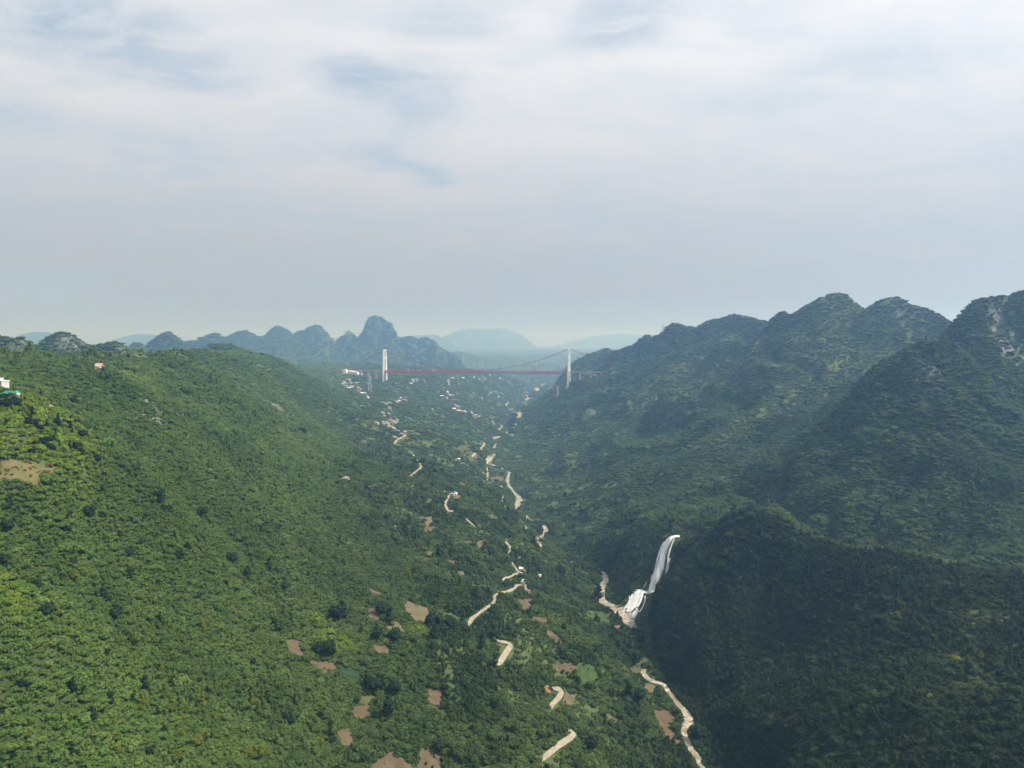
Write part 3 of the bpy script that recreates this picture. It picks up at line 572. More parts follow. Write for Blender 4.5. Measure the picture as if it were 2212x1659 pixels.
def build_ground():
    ny, nx = Z.shape
    keep = np.zeros(Z.shape, bool); keep[:-1, :-1] = (np.abs(X) < np.maximum(1.05 * Y, 0) + 1100)[:-1, :-1]
    jj, ii = np.nonzero(keep); a = jj * nx + ii
    T = np.concatenate([np.stack([a, a + 1, a + nx + 1], -1), np.stack([a, a + nx + 1, a + nx], -1)])
    used, inv = np.unique(T.ravel(), return_inverse=True)
    V = np.stack([X.ravel(), Y.ravel(), Z.ravel()], -1)[used]
    me = mesh_np('ground', V, inv.reshape(T.shape), M_ground)
    cov = np.zeros((len(V), 3), np.float32)
    nse = fbm(V[:, 0] / 40, V[:, 1] / 40, 71, 3)
    cov[:, 0] = np.clip(field(ROCK, V[:, 0], V[:, 1]) * 1.5, 0, 1)
    cov[:, 1] = np.clip(field(GRASS + BRIGHT, V[:, 0], V[:, 1]) * (1 + nse) * 1.2 + .25 * sstep(-(V[:, 0] + .2 * V[:, 1]), 0, 160), 0, 1)
    vx, vy = V[:, 0], V[:, 1]; vl = (1 - sstep(vx - .12 * vy, 60, 130)) * sstep(vx + .30 * vy, 40, 260)
    cov[:, 1] = np.maximum(cov[:, 1], vl * sstep(fbm(vx / 60, vy / 60, 95, 3), .08, .25))
    cov[:, 2] = in_poly(V[:, 0], V[:, 1], scrub_poly)
    at = me.attributes.new('cover', 'FLOAT_VECTOR', 'POINT'); at.data.foreach_set('vector', cov.ravel())
    return link(bpy.data.objects.new('ground', me), kind='structure', label='forested valley sides, terraces and karst hills')
build_ground()

# ------------------------------------------------------------------ fields, roads, water
def sheet(name, poly, mat, lift=.7, rings=5, **props):
    c = poly.mean(0); n = len(poly); B = []
    for i in range(n):
        for k in range(8):
            p = poly[i] + (poly[(i + 1) % n] - poly[i]) * k / 8; d = p - c
            B.append(c + d * (1 + .22 * float(fbm(np.array(p[0] / 7.0), np.array(p[1] / 7.0), 3, 2))))
    B = np.array(B); V = [c]
    for r in range(1, rings + 1): V += list(c + (B - c) * r / rings)
    V = np.array(V); z = H(V[:, 0], V[:, 1]) + lift; z[-len(B):] -= .0
    V = np.c_[V, z]; m = len(B); Fs = [(0, 1 + k, 1 + (k + 1) % m) for k in range(m)]
    for r in range(rings - 1):
        o = 1 + r * m
        for k in range(m): Fs += [(o + k, o + m + k, o + m + (k + 1) % m), (o + k, o + m + (k + 1) % m, o + (k + 1) % m)]
    return link(bpy.data.objects.new(name, mesh_np(name, V, np.array(Fs), mat)), **props)
for k, poly in field_polys:
    sheet({'quarry': 'quarry', 'pale': 'bare_earth', 'rubble': 'bare_rubble'}.get(k, 'field'), poly, FIELD[k], kind='structure')

def ribbon(name, L, w, mat, lift=.6, nc=4, level=False, bulge=0.0, ragged=0.0, **props):
    L = np.asarray(L); w = np.broadcast_to(np.asarray(w, float), (len(L),)); T = np.gradient(L[:, :2], axis=0)
    T /= np.linalg.norm(T, axis=1)[:, None] + 1e-9
    for _ in range(2): T[1:-1] = (T[:-2] + T[1:-1] * 2 + T[2:]) / 4
    T /= np.linalg.norm(T, axis=1)[:, None] + 1e-9
    Nn = np.stack([-T[:, 1], T[:, 0]], -1); V = []
    for i in range(len(L)):
        for k in range(nc + 1):
            s = k / nc - .5; ww = w[i] * (1 + ragged * (math.sin(i * 1.7 + (k > nc / 2) * 2.1) + .6 * math.sin(i * .63 + 4 * (k > nc / 2))) * .5)
            x, y = L[i, :2] + Nn[i] * s * ww
            z = (L[i, 2] if level else float(H(x, y))) + lift + bulge * (1 - 4 * s * s)
            if level: z = max(z, float(H(x, y)) + .25)
            V.append((x, y, z))
    m = nc + 1; Fs = []
    for i in range(len(L) - 1):
        for k in range(nc):
            a = i * m + k; Fs += [(a, a + 1, a + m + 1), (a, a + m + 1, a + m)]
    return link(bpy.data.objects.new(name, mesh_np(name, V, np.array(Fs), mat)), **props)
for L, w in road_lines:
    for e_ in (0, 1):
        L = L[::-1]; d_ = L[-1, :2] - L[-3, :2]; d_ /= np.linalg.norm(d_) + 1e-9; nrm = np.array([-d_[1], d_[0]]); bend = random.choice((-.5, .5))
        ext = [L[-1, :2] + d_ * st_ + nrm * bend * st_ ** 2 / 40 for st_ in (4.0, 8.0, 12.0)]; L = np.r_[L, [(q[0], q[1], float(H(*q))) for q in ext]]
    ww = np.full(len(L), w * .82); ww[:3] *= (.25, .5, .8); ww[-3:] *= (.8, .5, .25); ribbon('road', L, ww, M_concrete_road, .9, kind='structure')
for L, w in river_lines: ribbon('river', L, w, M_water, .7, 4, True, ragged=.28, kind='structure')

# ------------------------------------------------------------------ waterfall
def fall_strand(px, wid, lift, bulge, parent, name, thin=.12):
    c = curve(px, 7); L = np.array([hit(*p) for p in c]); w = resample(wid, len(L)) * 1.15; nc = 10; V = []; UV = []; ED = []; run = 0.0; sd_ = random.uniform(0, 90)
    for i in range(len(L)):
        eps = 8.0; gx = (H(L[i, 0] + eps, L[i, 1]) - H(L[i, 0] - eps, L[i, 1])) / (2 * eps); gy = (H(L[i, 0], L[i, 1] + eps) - H(L[i, 0], L[i, 1] - eps)) / (2 * eps)
        nn = np.array([-gx, -gy, 1.0]); nn /= np.linalg.norm(nn); run += float(np.linalg.norm(L[i] - L[max(0, i - 1)]))
        wpx = w[i] * F / np.linalg.norm(L[i] - np.array([0, 0, CAMZ])); t2 = c[min(len(c) - 1, i + 1)] - c[max(0, i - 1)]; t2 = t2 / (np.linalg.norm(t2) + 1e-6)
        for k in range(nc + 1):
            s = k / nc - .5; UV.append((s * w[i] + sd_, run)); ED.append(max(thin, max(abs(2 * s), 1 - min(i, len(L) - 1 - i) / 3) ** 3))
            q = hit(c[i][0] - t2[1] * s * wpx, c[i][1] + t2[0] * s * wpx * .5)
            dl = q - L[i]; ln = np.linalg.norm(dl); q = L[i] + dl * min(1.0, w[i] * 1.1 / (ln + 1e-6))
            j = .5 * math.sin(k * 2.9 + i * .35) + .35 * math.sin(k * 5.3 + i * .2)
            V.append(q + nn * (lift + bulge * (1 - 4 * s * s) + j * .35))
    m = nc + 1; Fs = []
    for i in range(len(L) - 1):
        for k in range(nc):
            a = i * m + k; Fs += [(a, a + 1, a + m + 1), (a, a + m + 1, a + m)]
    Fs = np.array(Fs); me = mesh_np(name, V, Fs, M_foam)
    at = me.attributes.new('edge', 'FLOAT', 'POINT'); at.data.foreach_set('value', np.array(ED, np.float32))
    ul = me.uv_layers.new(name='UVMap'); idx = np.empty(len(me.loops), np.int32); me.loops.foreach_get('vertex_index', idx); ul.data.foreach_set('uv', np.array(UV, np.float32)[idx].ravel())
    return link(bpy.data.objects.new(name, me), parent)
FALL = [(cf((1145, 185), (1050, 190), (985, 260), (930, 370), (890, 500), (865, 620), (830, 730), (790, 840), (755, 940), (735, 1000)), (4, 8, 12, 14, 15, 16, 15, 13, 12, 15), 2.6, 1.6),
        (cf((1075, 215), (1035, 300), (1005, 390), (985, 480), (975, 560)), (2, 3, 4, 3, 2), 2.2, .6), (cf((1010, 480), (985, 560), (965, 640), (950, 700)), (3, 6, 6, 1.5), 2.0, .8),
        (cf((790, 690), (765, 740), (745, 800)), (1, 4, 2), 1.6, .5), (cf((690, 810), (665, 860), (635, 915)), (.8, 2, 1), 1.6, .4),
        (cf((740, 985), (690, 985), (640, 980), (590, 960), (560, 960)), (9, 9, 9, 9, 7), 2.2, .6), (cf((560, 955), (520, 1010), (470, 1080), (420, 1150), (375, 1215)), (3, 5, 6, 7, 8), 2.0, .8), (cf((575, 955), (545, 1020), (510, 1090), (470, 1160), (425, 1235), (395, 1275)), (4, 6, 7, 7, 7, 6), 2.2, .9),
        (cf((600, 962), (575, 1030), (545, 1100), (515, 1165), (490, 1200)), (4, 6, 6, 6, 4), 2.1, .9), (cf((625, 975), (605, 1040), (580, 1110), (555, 1170), (535, 1200)), (3, 4, 4, 4, 3), 2.0, .7), (cf((500, 1040), (470, 1100), (445, 1165), (430, 1215)), (2, 3, 3, 2.5), 2.0, .5),
        (cf((650, 1040), (660, 1100), (640, 1170), (600, 1240), (570, 1270)), (1.5, 2, 2.2, 2, 2), 1.8, .4),
        (cf((540, 1230), (510, 1290), (480, 1340), (470, 1365)), (5, 10, 9, 6), 1.8, .8), (cf((430, 1030), (425, 1080)), (1.2, 2.0), 1.6, .3), (cf((500, 1200), (540, 1220), (575, 1262)), (3, 3, 2), 1.8, .3)]
for px, wid in ((FALL[0][0], 13), (FALL[7][0], 17)):          # thin threads running beside and over the main sheets
    for k in range(12):
        n = len(px); a0 = random.randint(0, n - 5 if n > 6 else 1); a1 = min(n, a0 + random.randint(3, 6)); off = random.uniform(-.62, .62) * wid * 1.15
        FALL.append(([(u + off, v + random.uniform(-1, 1)) for u, v in px[a0:a1]], [random.uniform(.8, 2.0) for _ in range(a1 - a0)], random.uniform(2.4, 3.6), .4))
wfall = bpy.data.objects.new('waterfall', None); wfall.location = (0, 0, 0)
link(wfall, None, kind='structure', label='tall white waterfall plunging down the dark cliff to the muddy river')
fall_px = []
for px, wid, li, bu in FALL: fall_strand(px, wid, li, bu, wfall, 'water_strand', .42 if px[0][1] > 1270 and max(wid) > 5 else .14); fall_px.append((np.array([hit(*p) for p in curve(px, 3)]), max(wid)))

# ------------------------------------------------------------------ trees: kinds
def leaf_cloud(r, lobes, per, size, seed, squash=1.0):
    g = np.random.default_rng(seed); V, Q = [], []
    for (cx_, cy_, cz_, rr) in lobes:
        n = int(per * (rr / .5) ** 2)
        d = g.normal(size=(n, 3)); d[:, 2] = np.where(d[:, 2] < -.35, -d[:, 2], d[:, 2]); d /= np.linalg.norm(d, axis=1)[:, None]
        c = np.array([cx_, cy_, cz_]) + d * rr * g.uniform(.78, 1.08, (n, 1)) * np.array([1, 1, squash])
        nn = d + g.normal(size=(n, 3)) * .45 + np.array([0, 0, .25]); nn /= np.linalg.norm(nn, axis=1)[:, None]
        t = np.cross(nn, g.normal(size=(n, 3))); t /= np.linalg.norm(t, axis=1)[:, None]; b = np.cross(nn, t)
        s = size * g.uniform(.6, 1.25, (n, 1))
        for k in range(n):
            o = len(V); V += [c[k] - t[k] * s[k], c[k] + b[k] * s[k] * .8 + nn[k] * s[k] * .2, c[k] + t[k] * s[k], c[k] - b[k] * s[k] * .8]
            Q.append((o, o + 1, o + 2, o + 3))
    V = np.array(V) * r
    return V, Q
def core(lobes, r, k=.8):
    V, Fs = [], []
    ico = [(0, 0, 1), (.894, 0, .447), (.276, .851, .447), (-.724, .526, .447), (-.724, -.526, .447), (.276, -.851, .447), (.724, .526, -.447), (-.276, .851, -.447), (-.894, 0, -.447), (-.276, -.851, -.447), (.724, -.526, -.447), (0, 0, -1)]
    tri = [(0, 1, 2), (0, 2, 3), (0, 3, 4), (0, 4, 5), (0, 5, 1), (1, 6, 2), (2, 7, 3), (3, 8, 4), (4, 9, 5), (5, 10, 1), (2, 6, 7), (3, 7, 8), (4, 8, 9), (5, 9, 10), (1, 10, 6), (11, 7, 6), (11, 8, 7), (11, 9, 8), (11, 10, 9), (11, 6, 10)]
    for (x, y, z, rr) in lobes:
        o = len(V); V += [((x + a * rr * k) * r, (y + b * rr * k) * r, (z + c * rr * k) * r) for a, b, c in ico]; Fs += [tuple(i + o for i in f) for f in tri]
    return V, Fs
def trunk_mb(h, r, tips):
    m = MB(); m.bar((0, 0, -.4), (0, 0, h), 2 * r, w2=1.1 * r, h2=1.1 * r)
    for t in tips: m.bar((0, 0, h * .75), t, r, w2=.3 * r, h2=.3 * r)
    return m
def crown_mesh(name, lobes, per, size, seed, squash=1.0):
    V, Q = leaf_cloud(1.0, lobes, per, size, seed, squash); cv2, cf2 = core(lobes, 1.0)
    me = bpy.data.meshes.new(name); n = len(V)
    me.from_pydata([tuple(p) for p in V] + cv2, [], Q + [tuple(i + n for i in f) for f in cf2]); me.materials.append(M_leaf); me.update(); return me
def lobes_round(seed, n=7, hz=1.05, spread=.5, rr=(.38, .6), flat=1.0):
    g = np.random.default_rng(seed); L = [(0, 0, hz * flat, .62)]
    for k in range(n):
        a = 2 * math.pi * k / n + g.uniform(-.3, .3); e = spread * g.uniform(.75, 1.15)
        L.append((math.cos(a) * e, math.sin(a) * e, flat * (hz + g.uniform(-.4, .28)), g.uniform(*rr)))
    return L
KINDS = []      # (crown mesh, trunk mesh), unit sized: crown radius about 1
for s in range(3): L = lobes_round(100 + s); KINDS.append((crown_mesh('crown', L, 34, .17, s), trunk_mb(.9, .09, [(l[0] * .8, l[1] * .8, l[2]) for l in L[1:4]]).mesh('trunk', M_bark)))
for s in range(2):      # taller narrow crowns
    g = np.random.default_rng(200 + s); L = [(g.uniform(-.25, .25), g.uniform(-.25, .25), .8 + .38 * k, .62 - .085 * k) for k in range(5)]
    KINDS.append((crown_mesh('crown', L, 34, .16, 20 + s), trunk_mb(1.0, .08, [(.3, .1, 1.2), (-.3, -.1, 1.4)]).mesh('trunk', M_bark)))
for s in range(2):      # low spreading bushes
    L = lobes_round(300 + s, 6, .5, .62, (.34, .5), .8); KINDS.append((crown_mesh('crown', L, 30, .16, 40 + s, .8), trunk_mb(.4, .07, [(.3, .2, .5)]).mesh('trunk', M_bark)))
def conifer_mesh(seed):
    g = np.random.default_rng(seed); V, Q = [], []
    for k in range(11):
        z = .45 + k * .27; rr = .62 * (1 - k / 11.5) ** .85 + .05; n = int(9 + rr * 26)
        for j in range(n):
            a = g.uniform(0, 6.283); d = np.array([math.cos(a), math.sin(a), 0]); t = np.array([-d[1], d[0], 0])
            p0 = d * rr * .25 + np.array([0, 0, z + .14]); p1 = d * rr * g.uniform(.8, 1.1) + np.array([0, 0, z - .10 + g.uniform(-.06, .06)]); w_ = .10 + .10 * rr
            o = len(V); V += [p0 - t * w_ * .5, p0 + t * w_ * .5, p1 + t * w_, p1 - t * w_]; Q.append((o, o + 1, o + 2, o + 3))
    cv2, cf2 = core([(0, 0, .7 + .3 * k, .42 - .05 * k) for k in range(8)], 1.0); n = len(V)
    me = bpy.data.meshes.new('crown'); me.from_pydata([tuple(p) for p in V] + cv2, [], Q + [tuple(i + n for i in f) for f in cf2]); me.materials.append(M_leaf); me.update(); return me
CONIFER = (conifer_mesh(5), trunk_mb(2.6, .06, []).mesh('trunk', M_bark))

def joined(pair, name):
    me = bpy.data.meshes.new(name); a, b = pair; V = [v.co[:] for v in a.vertices] + [v.co[:] for v in b.vertices]; n = len(a.vertices)
    me.from_pydata(V, [], [tuple(p.vertices) for p in a.polygons] + [tuple(i + n for i in p.vertices) for p in b.polygons])
    me.materials.append(M_leaf); me.materials.append(M_bark); na = len(a.polygons)
    me.polygons.foreach_set('material_index', [0] * na + [1] * len(b.polygons)); me.update(); return me
kinds_col = bpy.data.collections.new('tree_kinds')
for i, pr in enumerate(KINDS): kinds_col.objects.link(bpy.data.objects.new('tree_kind_%d' % i, joined(pr, 'tree_kind')))

# ------------------------------------------------------------------ trees: where they stand
def scatter():
    out = []; edges = [250, 620, 850, 1150, 1550, 2100, 2900, 4000, 5600, 7000, 9000]
    for a, b in zip(edges[:-1], edges[1:]):
        s = max(2.9, (.0031 if a < 5000 else .0027) * math.sqrt(a * b)); st = s * .62; xm = .84 * b + 220
        gx, gy = np.meshgrid(np.arange(-xm, xm, st), np.arange(max(150, a * .6), b + st, st)); gx, gy = gx.ravel(), gy.ravel()
        k = (np.abs(gx) < .80 * gy + 210) & (gx * gx + gy * gy > (a * .5) ** 2); gx, gy = gx[k], gy[k]
        gx = gx + rng.uniform(-.6, .6, gx.shape) * st; gy = gy + rng.uniform(-.6, .6, gy.shape) * st
        z = H(gx, gy); sl = np.hypot(H(gx + 7, gy) - z, H(gx, gy + 7) - z) / 7
        d = np.sqrt(gx ** 2 + gy ** 2 + (z - CAMZ) ** 2) * (1 + .06 * gnoise(gx / 90, gy / 90, 5))
        k = (d >= a) & (d < b) & (rng.uniform(size=gx.shape) < .40 * np.sqrt(1 + sl * sl)); out.append(np.stack([gx[k], gy[k], z[k], np.full(k.sum(), s), d[k]], -1))
    return np.concatenate(out)
T = scatter()
def culled(T):
    """drop trees that lie beyond a crest and can be seen neither from here nor from a step aside"""
    keep = np.zeros(len(T), bool)
    for ox, oz in ((0, 8), (-60, 8), (60, 8), (0, 60)):
        vis = np.ones(len(T), bool)
        for f in np.linspace(.06, .97, 44):
            x = ox + (T[:, 0] - ox) * f; y = T[:, 1] * f; zz = CAMZ + oz + (T[:, 2] + 1.6 * T[:, 3] + 6 - CAMZ - oz) * f
            vis &= (H(x, y) < zz + 7) | (y < 160)
        keep |= vis
    return T[keep]
T = culled(T)
x, y, z, s, dist = T.T
e = 6.0; gx = (H(x + e, y) - H(x - e, y)) / (2 * e); gy = (H(x, y + e) - H(x, y - e)) / (2 * e); slope = np.hypot(gx, gy)
ok = np.ones(len(T), bool)
rad = np.hypot(x, y); ux, uy = x / rad, y / rad
big = fbm(x / 150, y / 150, 81, 3); fine = fbm(x / 28, y / 28, 91, 2); patch = fbm(x / 60, y / 60, 95, 3)
height = s * np.exp(.30 * rng.normal(size=len(T))) * (1 + .18 * np.clip(big, -1, 1))
gr = field(GRASS, x, y); br = field(BRIGHT, x, y); rk = field(ROCK, x, y)
valley = (1 - sstep(x - .12 * y, 60, 130)) * sstep(x + .30 * y, 40, 260)
scr = in_poly(x, y, scrub_poly)
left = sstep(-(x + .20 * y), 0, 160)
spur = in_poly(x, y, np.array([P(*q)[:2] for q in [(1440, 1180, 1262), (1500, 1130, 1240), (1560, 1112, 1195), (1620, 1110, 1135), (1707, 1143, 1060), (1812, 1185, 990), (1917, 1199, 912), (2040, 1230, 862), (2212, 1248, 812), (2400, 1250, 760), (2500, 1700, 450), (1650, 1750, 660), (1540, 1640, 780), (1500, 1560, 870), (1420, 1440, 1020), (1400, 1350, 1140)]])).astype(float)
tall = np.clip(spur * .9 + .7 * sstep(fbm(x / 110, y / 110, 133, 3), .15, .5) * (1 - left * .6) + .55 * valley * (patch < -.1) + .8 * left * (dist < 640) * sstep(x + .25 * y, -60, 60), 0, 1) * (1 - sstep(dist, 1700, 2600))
fieldbush = rng.uniform(size=len(T)); infield = np.zeros(len(T), bool)
for k, poly in field_polys: infield |= in_poly(x, y, poly)
# open ground: fields, roads, water; also just in front of them, where a tall tree would hide them
for back in (0.0, 1.0, 2.1):
    bx_, by_ = x + ux * height * back, y + uy * height * back
    for k, poly in field_polys: ok &= ~in_poly(bx_, by_, poly) | ((fieldbush < .07) if back == 0 else (fieldbush < .45))
    for L, w in road_lines + river_lines + (fall_px if back < 2 else []):
        wv = np.max(w); lo, hi = L[:, :2].min(0) - wv - 10, L[:, :2].max(0) + wv + 10
        m = np.nonzero(ok & (bx_ > lo[0]) & (bx_ < hi[0]) & (by_ > lo[1]) & (by_ < hi[1]))[0]
        if not len(m): continue
        Ld = dense(L, 4.0); wd = np.max(w) if np.ndim(w) == 0 else np.interp(np.linspace(0, 1, len(Ld)), np.linspace(0, 1, len(w)), w)
        d2 = np.hypot(bx_[m][:, None] - Ld[:, 0], by_[m][:, None] - Ld[:, 1]) - np.asarray(wd) / 2
        ok[m[d2.min(1) < (1.2 if back else 2.0)]] = False
for (u, v) in ((24, 852), (2, 838)):
    q = hit(u, v); ok &= ~((np.abs(x - q[0]) < 14) & (y > q[1] - 16) & (y < q[1] + 8))
ok &= rng.uniform(size=len(T)) > gr * (.55 - .22 * sstep(dist, 1500, 2200))
ok &= rng.uniform(size=len(T)) > rk * .85
ok &= rng.uniform(size=len(T)) > sstep(slope, 1.8, 3.2) * .5 * sstep(dist, 1400, 1800)
ok &= ~(scr & (rng.uniform(size=len(T)) < .55))
ok &= ~((valley > .5) & (patch > .16) & (rng.uniform(size=len(T)) < .62))
ok &= ~((patch < -.55) & (rng.uniform(size=len(T)) < .35))
isl = rng.uniform(size=len(T)) < .07 * (dist < 1500) + .80 * tall * (1 - gr)
kind = np.where(isl, rng.integers(0, 5, len(T)), rng.integers(5, 7, len(T)))
scale = height * np.where(isl, .80, .92)
scale = np.where(scr, scale * .55, np.where(infield, scale * .5, scale))
scale *= 1 - .26 * sstep(dist, 1300, 2400)
dark = (rng.uniform(size=len(T)) < .03 + .05 * tall)
# leaf colours: scrub, tall forest, left hillside brightened for its sunlight, single yellow or dark trees
mixv = np.clip(.5 + .40 * big + .40 * fine + rng.normal(size=len(T)) * .20, 0, 1)[:, None]
lo, hi = np.array([.052, .092, .026]), np.array([.096, .144, .038])
t = lo + (hi - lo) * mixv
lol, hil = np.array([.068, .122, .028]), np.array([.122, .184, .042])  # sunlit look of the left slope put into the leaf colour
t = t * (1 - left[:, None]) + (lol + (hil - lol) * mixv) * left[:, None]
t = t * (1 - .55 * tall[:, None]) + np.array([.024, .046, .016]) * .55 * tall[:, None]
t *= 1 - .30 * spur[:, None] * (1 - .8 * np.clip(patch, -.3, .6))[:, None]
t *= 1 + .22 * left[:, None] * (1 - sstep(dist, 520, 760))[:, None]  # near left foliage painted brighter still to lift it in the light
t += gr[:, None] * np.array([.030, .034, .010])
t = t * (1 - br[:, None]) + br[:, None] * (np.array([.180, .255, .030]) * rng.uniform(.7, 1.15, (len(T), 1)))
t[scr] = np.array([.19, .155, .055]) * rng.uniform(.7, 1.3, (scr.sum(), 1))
yel = (rng.uniform(size=len(T)) < .003 + .014 * (left > .5) * (dist < 620)) & ~dark
t[yel] = np.array([.14, .155, .020]) * rng.uniform(.8, 1.2, (yel.sum(), 1))
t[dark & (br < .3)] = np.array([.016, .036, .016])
t *= rng.uniform(.85, 1.15, (len(T), 1)); t[:, 0] *= rng.uniform(.88, 1.15, len(T))
zs = (1 - .30 * sstep(dist, 1300, 2300) - .25 * sstep(dist, 3000, 5500)) * np.where(isl, 1.0, .95)
sc3 = scale[:, None] * np.stack([rng.uniform(.85, 1.2, len(T)), rng.uniform(.85, 1.2, len(T)), rng.uniform(.8, 1.25, len(T)) * zs], -1)
rot = np.stack([rng.uniform(-.1, .1, len(T)), rng.uniform(-.1, .1, len(T)), rng.uniform(0, 6.283, len(T))], -1)
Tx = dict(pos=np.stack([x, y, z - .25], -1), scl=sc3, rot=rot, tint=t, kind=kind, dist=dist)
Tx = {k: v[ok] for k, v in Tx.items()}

# trees that show largest become objects of their own
def tree_thing(pair, loc, scl, rotz, tint, label, group, cat='tree', name='tree'):
    o = empty(name, loc, rotz, label=label, category=cat, group=group)
    o.scale = scl
    for nm, me in (('crown', pair[0]), ('trunk', pair[1])):
        c = bpy.data.objects.new(nm, me); link(c, o); c['tint'] = [float(v) for v in tint]
    return o
def project(p):
    q = np.asarray(p) - np.array([0, 0, CAMZ]); c, s_ = math.cos(PITCH), math.sin(PITCH)
    f = q[..., 1] * c - q[..., 2] * s_; up = q[..., 1] * s_ + q[..., 2] * c
    return CX + F * q[..., 0] / f, CY - F * up / f
pu, pv = project(Tx['pos']); size = Tx['scl'].mean(1) / Tx['dist']
inview = (pu > 0) & (pu < 2212) & (pv > 0) & (pv < 1659)
REG = [('wood in the lower left corner', (pu < 620) & (pv > 1350)), ('wood between the nearest fields', (pu >= 620) & (pu < 1300) & (pv > 1380)), ('dark slope in the lower right corner', (pu >= 1500) & (pv > 1380))]
taken = np.zeros(len(pu), bool)
TINTW = lambda c: 'yellow green' if c[0] > .10 else 'dark' if c[1] < .05 else 'mid green' if c[1] < .085 else 'fresh green'
cnt = {}
for rname, m in REG:
    idx = np.nonzero(m & inview)[0]; idx = idx[np.argsort(-size[idx])][:46]; idx = idx[np.argsort(pu[idx])]
    taken[idx] = True
    for i in idx:
        kd = int(Tx['kind'][i]); nm = 'bush' if kd >= 5 else 'tree'; shp = 'low bush' if kd >= 5 else 'narrow tree' if kd >= 3 else 'round tree'
        key = (rname, TINTW(Tx['tint'][i]), shp); cnt[key] = cnt.get(key, 0) + 1
        tree_thing(KINDS[kd], Tx['pos'][i], Tx['scl'][i], Tx['rot'][i, 2], Tx['tint'][i], '%s %s, %s from left in the %s' % (key[1], shp, ORD[cnt[key] - 1], rname), 'trees of the ' + rname, nm, 'broadleaf_tree' if nm == 'tree' else 'bush')
Tx = {k: v[~taken] for k, v in Tx.items()}

# the rest of the forest, one mass for each valley side
def forest_nodes():
    ng = bpy.data.node_groups.new('forest_scatter', 'GeometryNodeTree')
    ng.interface.new_socket('Geometry', in_out='INPUT', socket_type='NodeSocketGeometry'); ng.interface.new_socket('Geometry', in_out='OUTPUT', socket_type='NodeSocketGeometry')
    N = ng.nodes.new; L = ng.links.new
    gi, go = N('NodeGroupInput'), N('NodeGroupOutput'); ci = N('GeometryNodeCollectionInfo'); ci.inputs[0].default_value = kinds_col
    ci.inputs['Separate Children'].default_value = True; ci.inputs['Reset Children'].default_value = True
    io = N('GeometryNodeInstanceOnPoints'); io.inputs['Pick Instance'].default_value = True
    def attr(nm, dt): a = N('GeometryNodeInputNamedAttribute'); a.data_type = dt; a.inputs['Name'].default_value = nm; return a.outputs['Attribute']
    L(gi.outputs[0], io.inputs['Points']); L(ci.outputs[0], io.inputs['Instance']); L(attr('kind', 'INT'), io.inputs['Instance Index'])
    e2r = N('FunctionNodeEulerToRotation'); L(attr('rot', 'FLOAT_VECTOR'), e2r.inputs[0]); L(e2r.outputs[0], io.inputs['Rotation']); L(attr('scl', 'FLOAT_VECTOR'), io.inputs['Scale'])
    L(io.outputs[0], go.inputs[0]); return ng
FN = forest_nodes()
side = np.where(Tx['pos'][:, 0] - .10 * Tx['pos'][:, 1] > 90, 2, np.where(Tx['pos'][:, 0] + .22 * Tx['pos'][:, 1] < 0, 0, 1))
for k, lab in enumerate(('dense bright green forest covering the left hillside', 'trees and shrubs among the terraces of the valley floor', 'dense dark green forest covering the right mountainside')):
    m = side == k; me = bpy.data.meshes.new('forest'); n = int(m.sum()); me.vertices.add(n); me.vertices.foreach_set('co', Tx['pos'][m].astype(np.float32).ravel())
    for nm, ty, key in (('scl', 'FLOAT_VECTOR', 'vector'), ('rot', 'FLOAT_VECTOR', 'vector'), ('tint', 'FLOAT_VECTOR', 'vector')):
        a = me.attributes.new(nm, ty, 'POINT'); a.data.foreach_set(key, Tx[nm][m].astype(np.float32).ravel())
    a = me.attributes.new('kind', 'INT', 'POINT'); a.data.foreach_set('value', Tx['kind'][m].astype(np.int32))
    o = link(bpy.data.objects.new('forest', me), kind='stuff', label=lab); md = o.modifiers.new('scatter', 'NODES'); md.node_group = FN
print('forest trees', len(Tx['pos']))

# ------------------------------------------------------------------ landmark trees
CON = sorted([(435, 770, 130), (375, 760, 60), (600, 710, 80), (625, 910, 110), (775, 800, 80), (775, 890, 150), (720, 880, 80), (940, 830, 90), (965, 800, 80), (940, 950, 120), (1045, 820, 100), (1085, 830, 80), (1150, 920, 110), (1195, 950, 80), (1240, 920, 70), (1270, 880, 60), (1290, 900, 60), (930, 1200, 110), (1080, 1250, 110), (660, 760, 60), (1340, 1130, 50), (810, 900, 90), (580, 900, 60)])
for i, (a, b, h) in enumerate(CON):
    q = hit(a * .16275, 783 + b * .16275); d = np.linalg.norm(q - np.array([0, 0, CAMZ])); hh = h * .16275 * d / F; r = hh / 3.5
    r *= 1.35; tree_thing(CONIFER, q, (r * 1.1, r * 1.1, r), i * 1.3, (.010, .026, .015), 'dark conical conifer on the bright hilltop, %s from the left edge' % ORD[i], 'conifers on the bright green hilltop', 'conifer', 'conifer')
RND = sorted([(570, 1120, 110), (660, 1090, 100), (680, 1190, 100), (1020, 1190, 100), (540, 930, 90), (420, 1230, 80), (190, 1280, 60), (1005, 1500, 60), (1290, 1330, 90), (50, 620, 110), (130, 610, 110), (210, 600, 100), (20, 540, 100), (100, 520, 90), (180, 540, 80), (460, 860, 90), (380, 850, 80), (1100, 1000, 90), (960, 560, 80), (1010, 500, 60)])
for i, (a, b, h) in enumerate(RND):
    q = hit(a * .16275, 783 + b * .16275); d = np.linalg.norm(q - np.array([0, 0, CAMZ])); r = h * .16275 * d / F / 1.75
    tree_thing(KINDS[i % 3], q, (r, r, r), i * 2.1, (.013, .033, .017), 'dark rounded tree among bright hilltop bushes, %s from the left edge' % ORD[i], 'dark round trees on the hilltop', 'tree', 'broadleaf_tree')
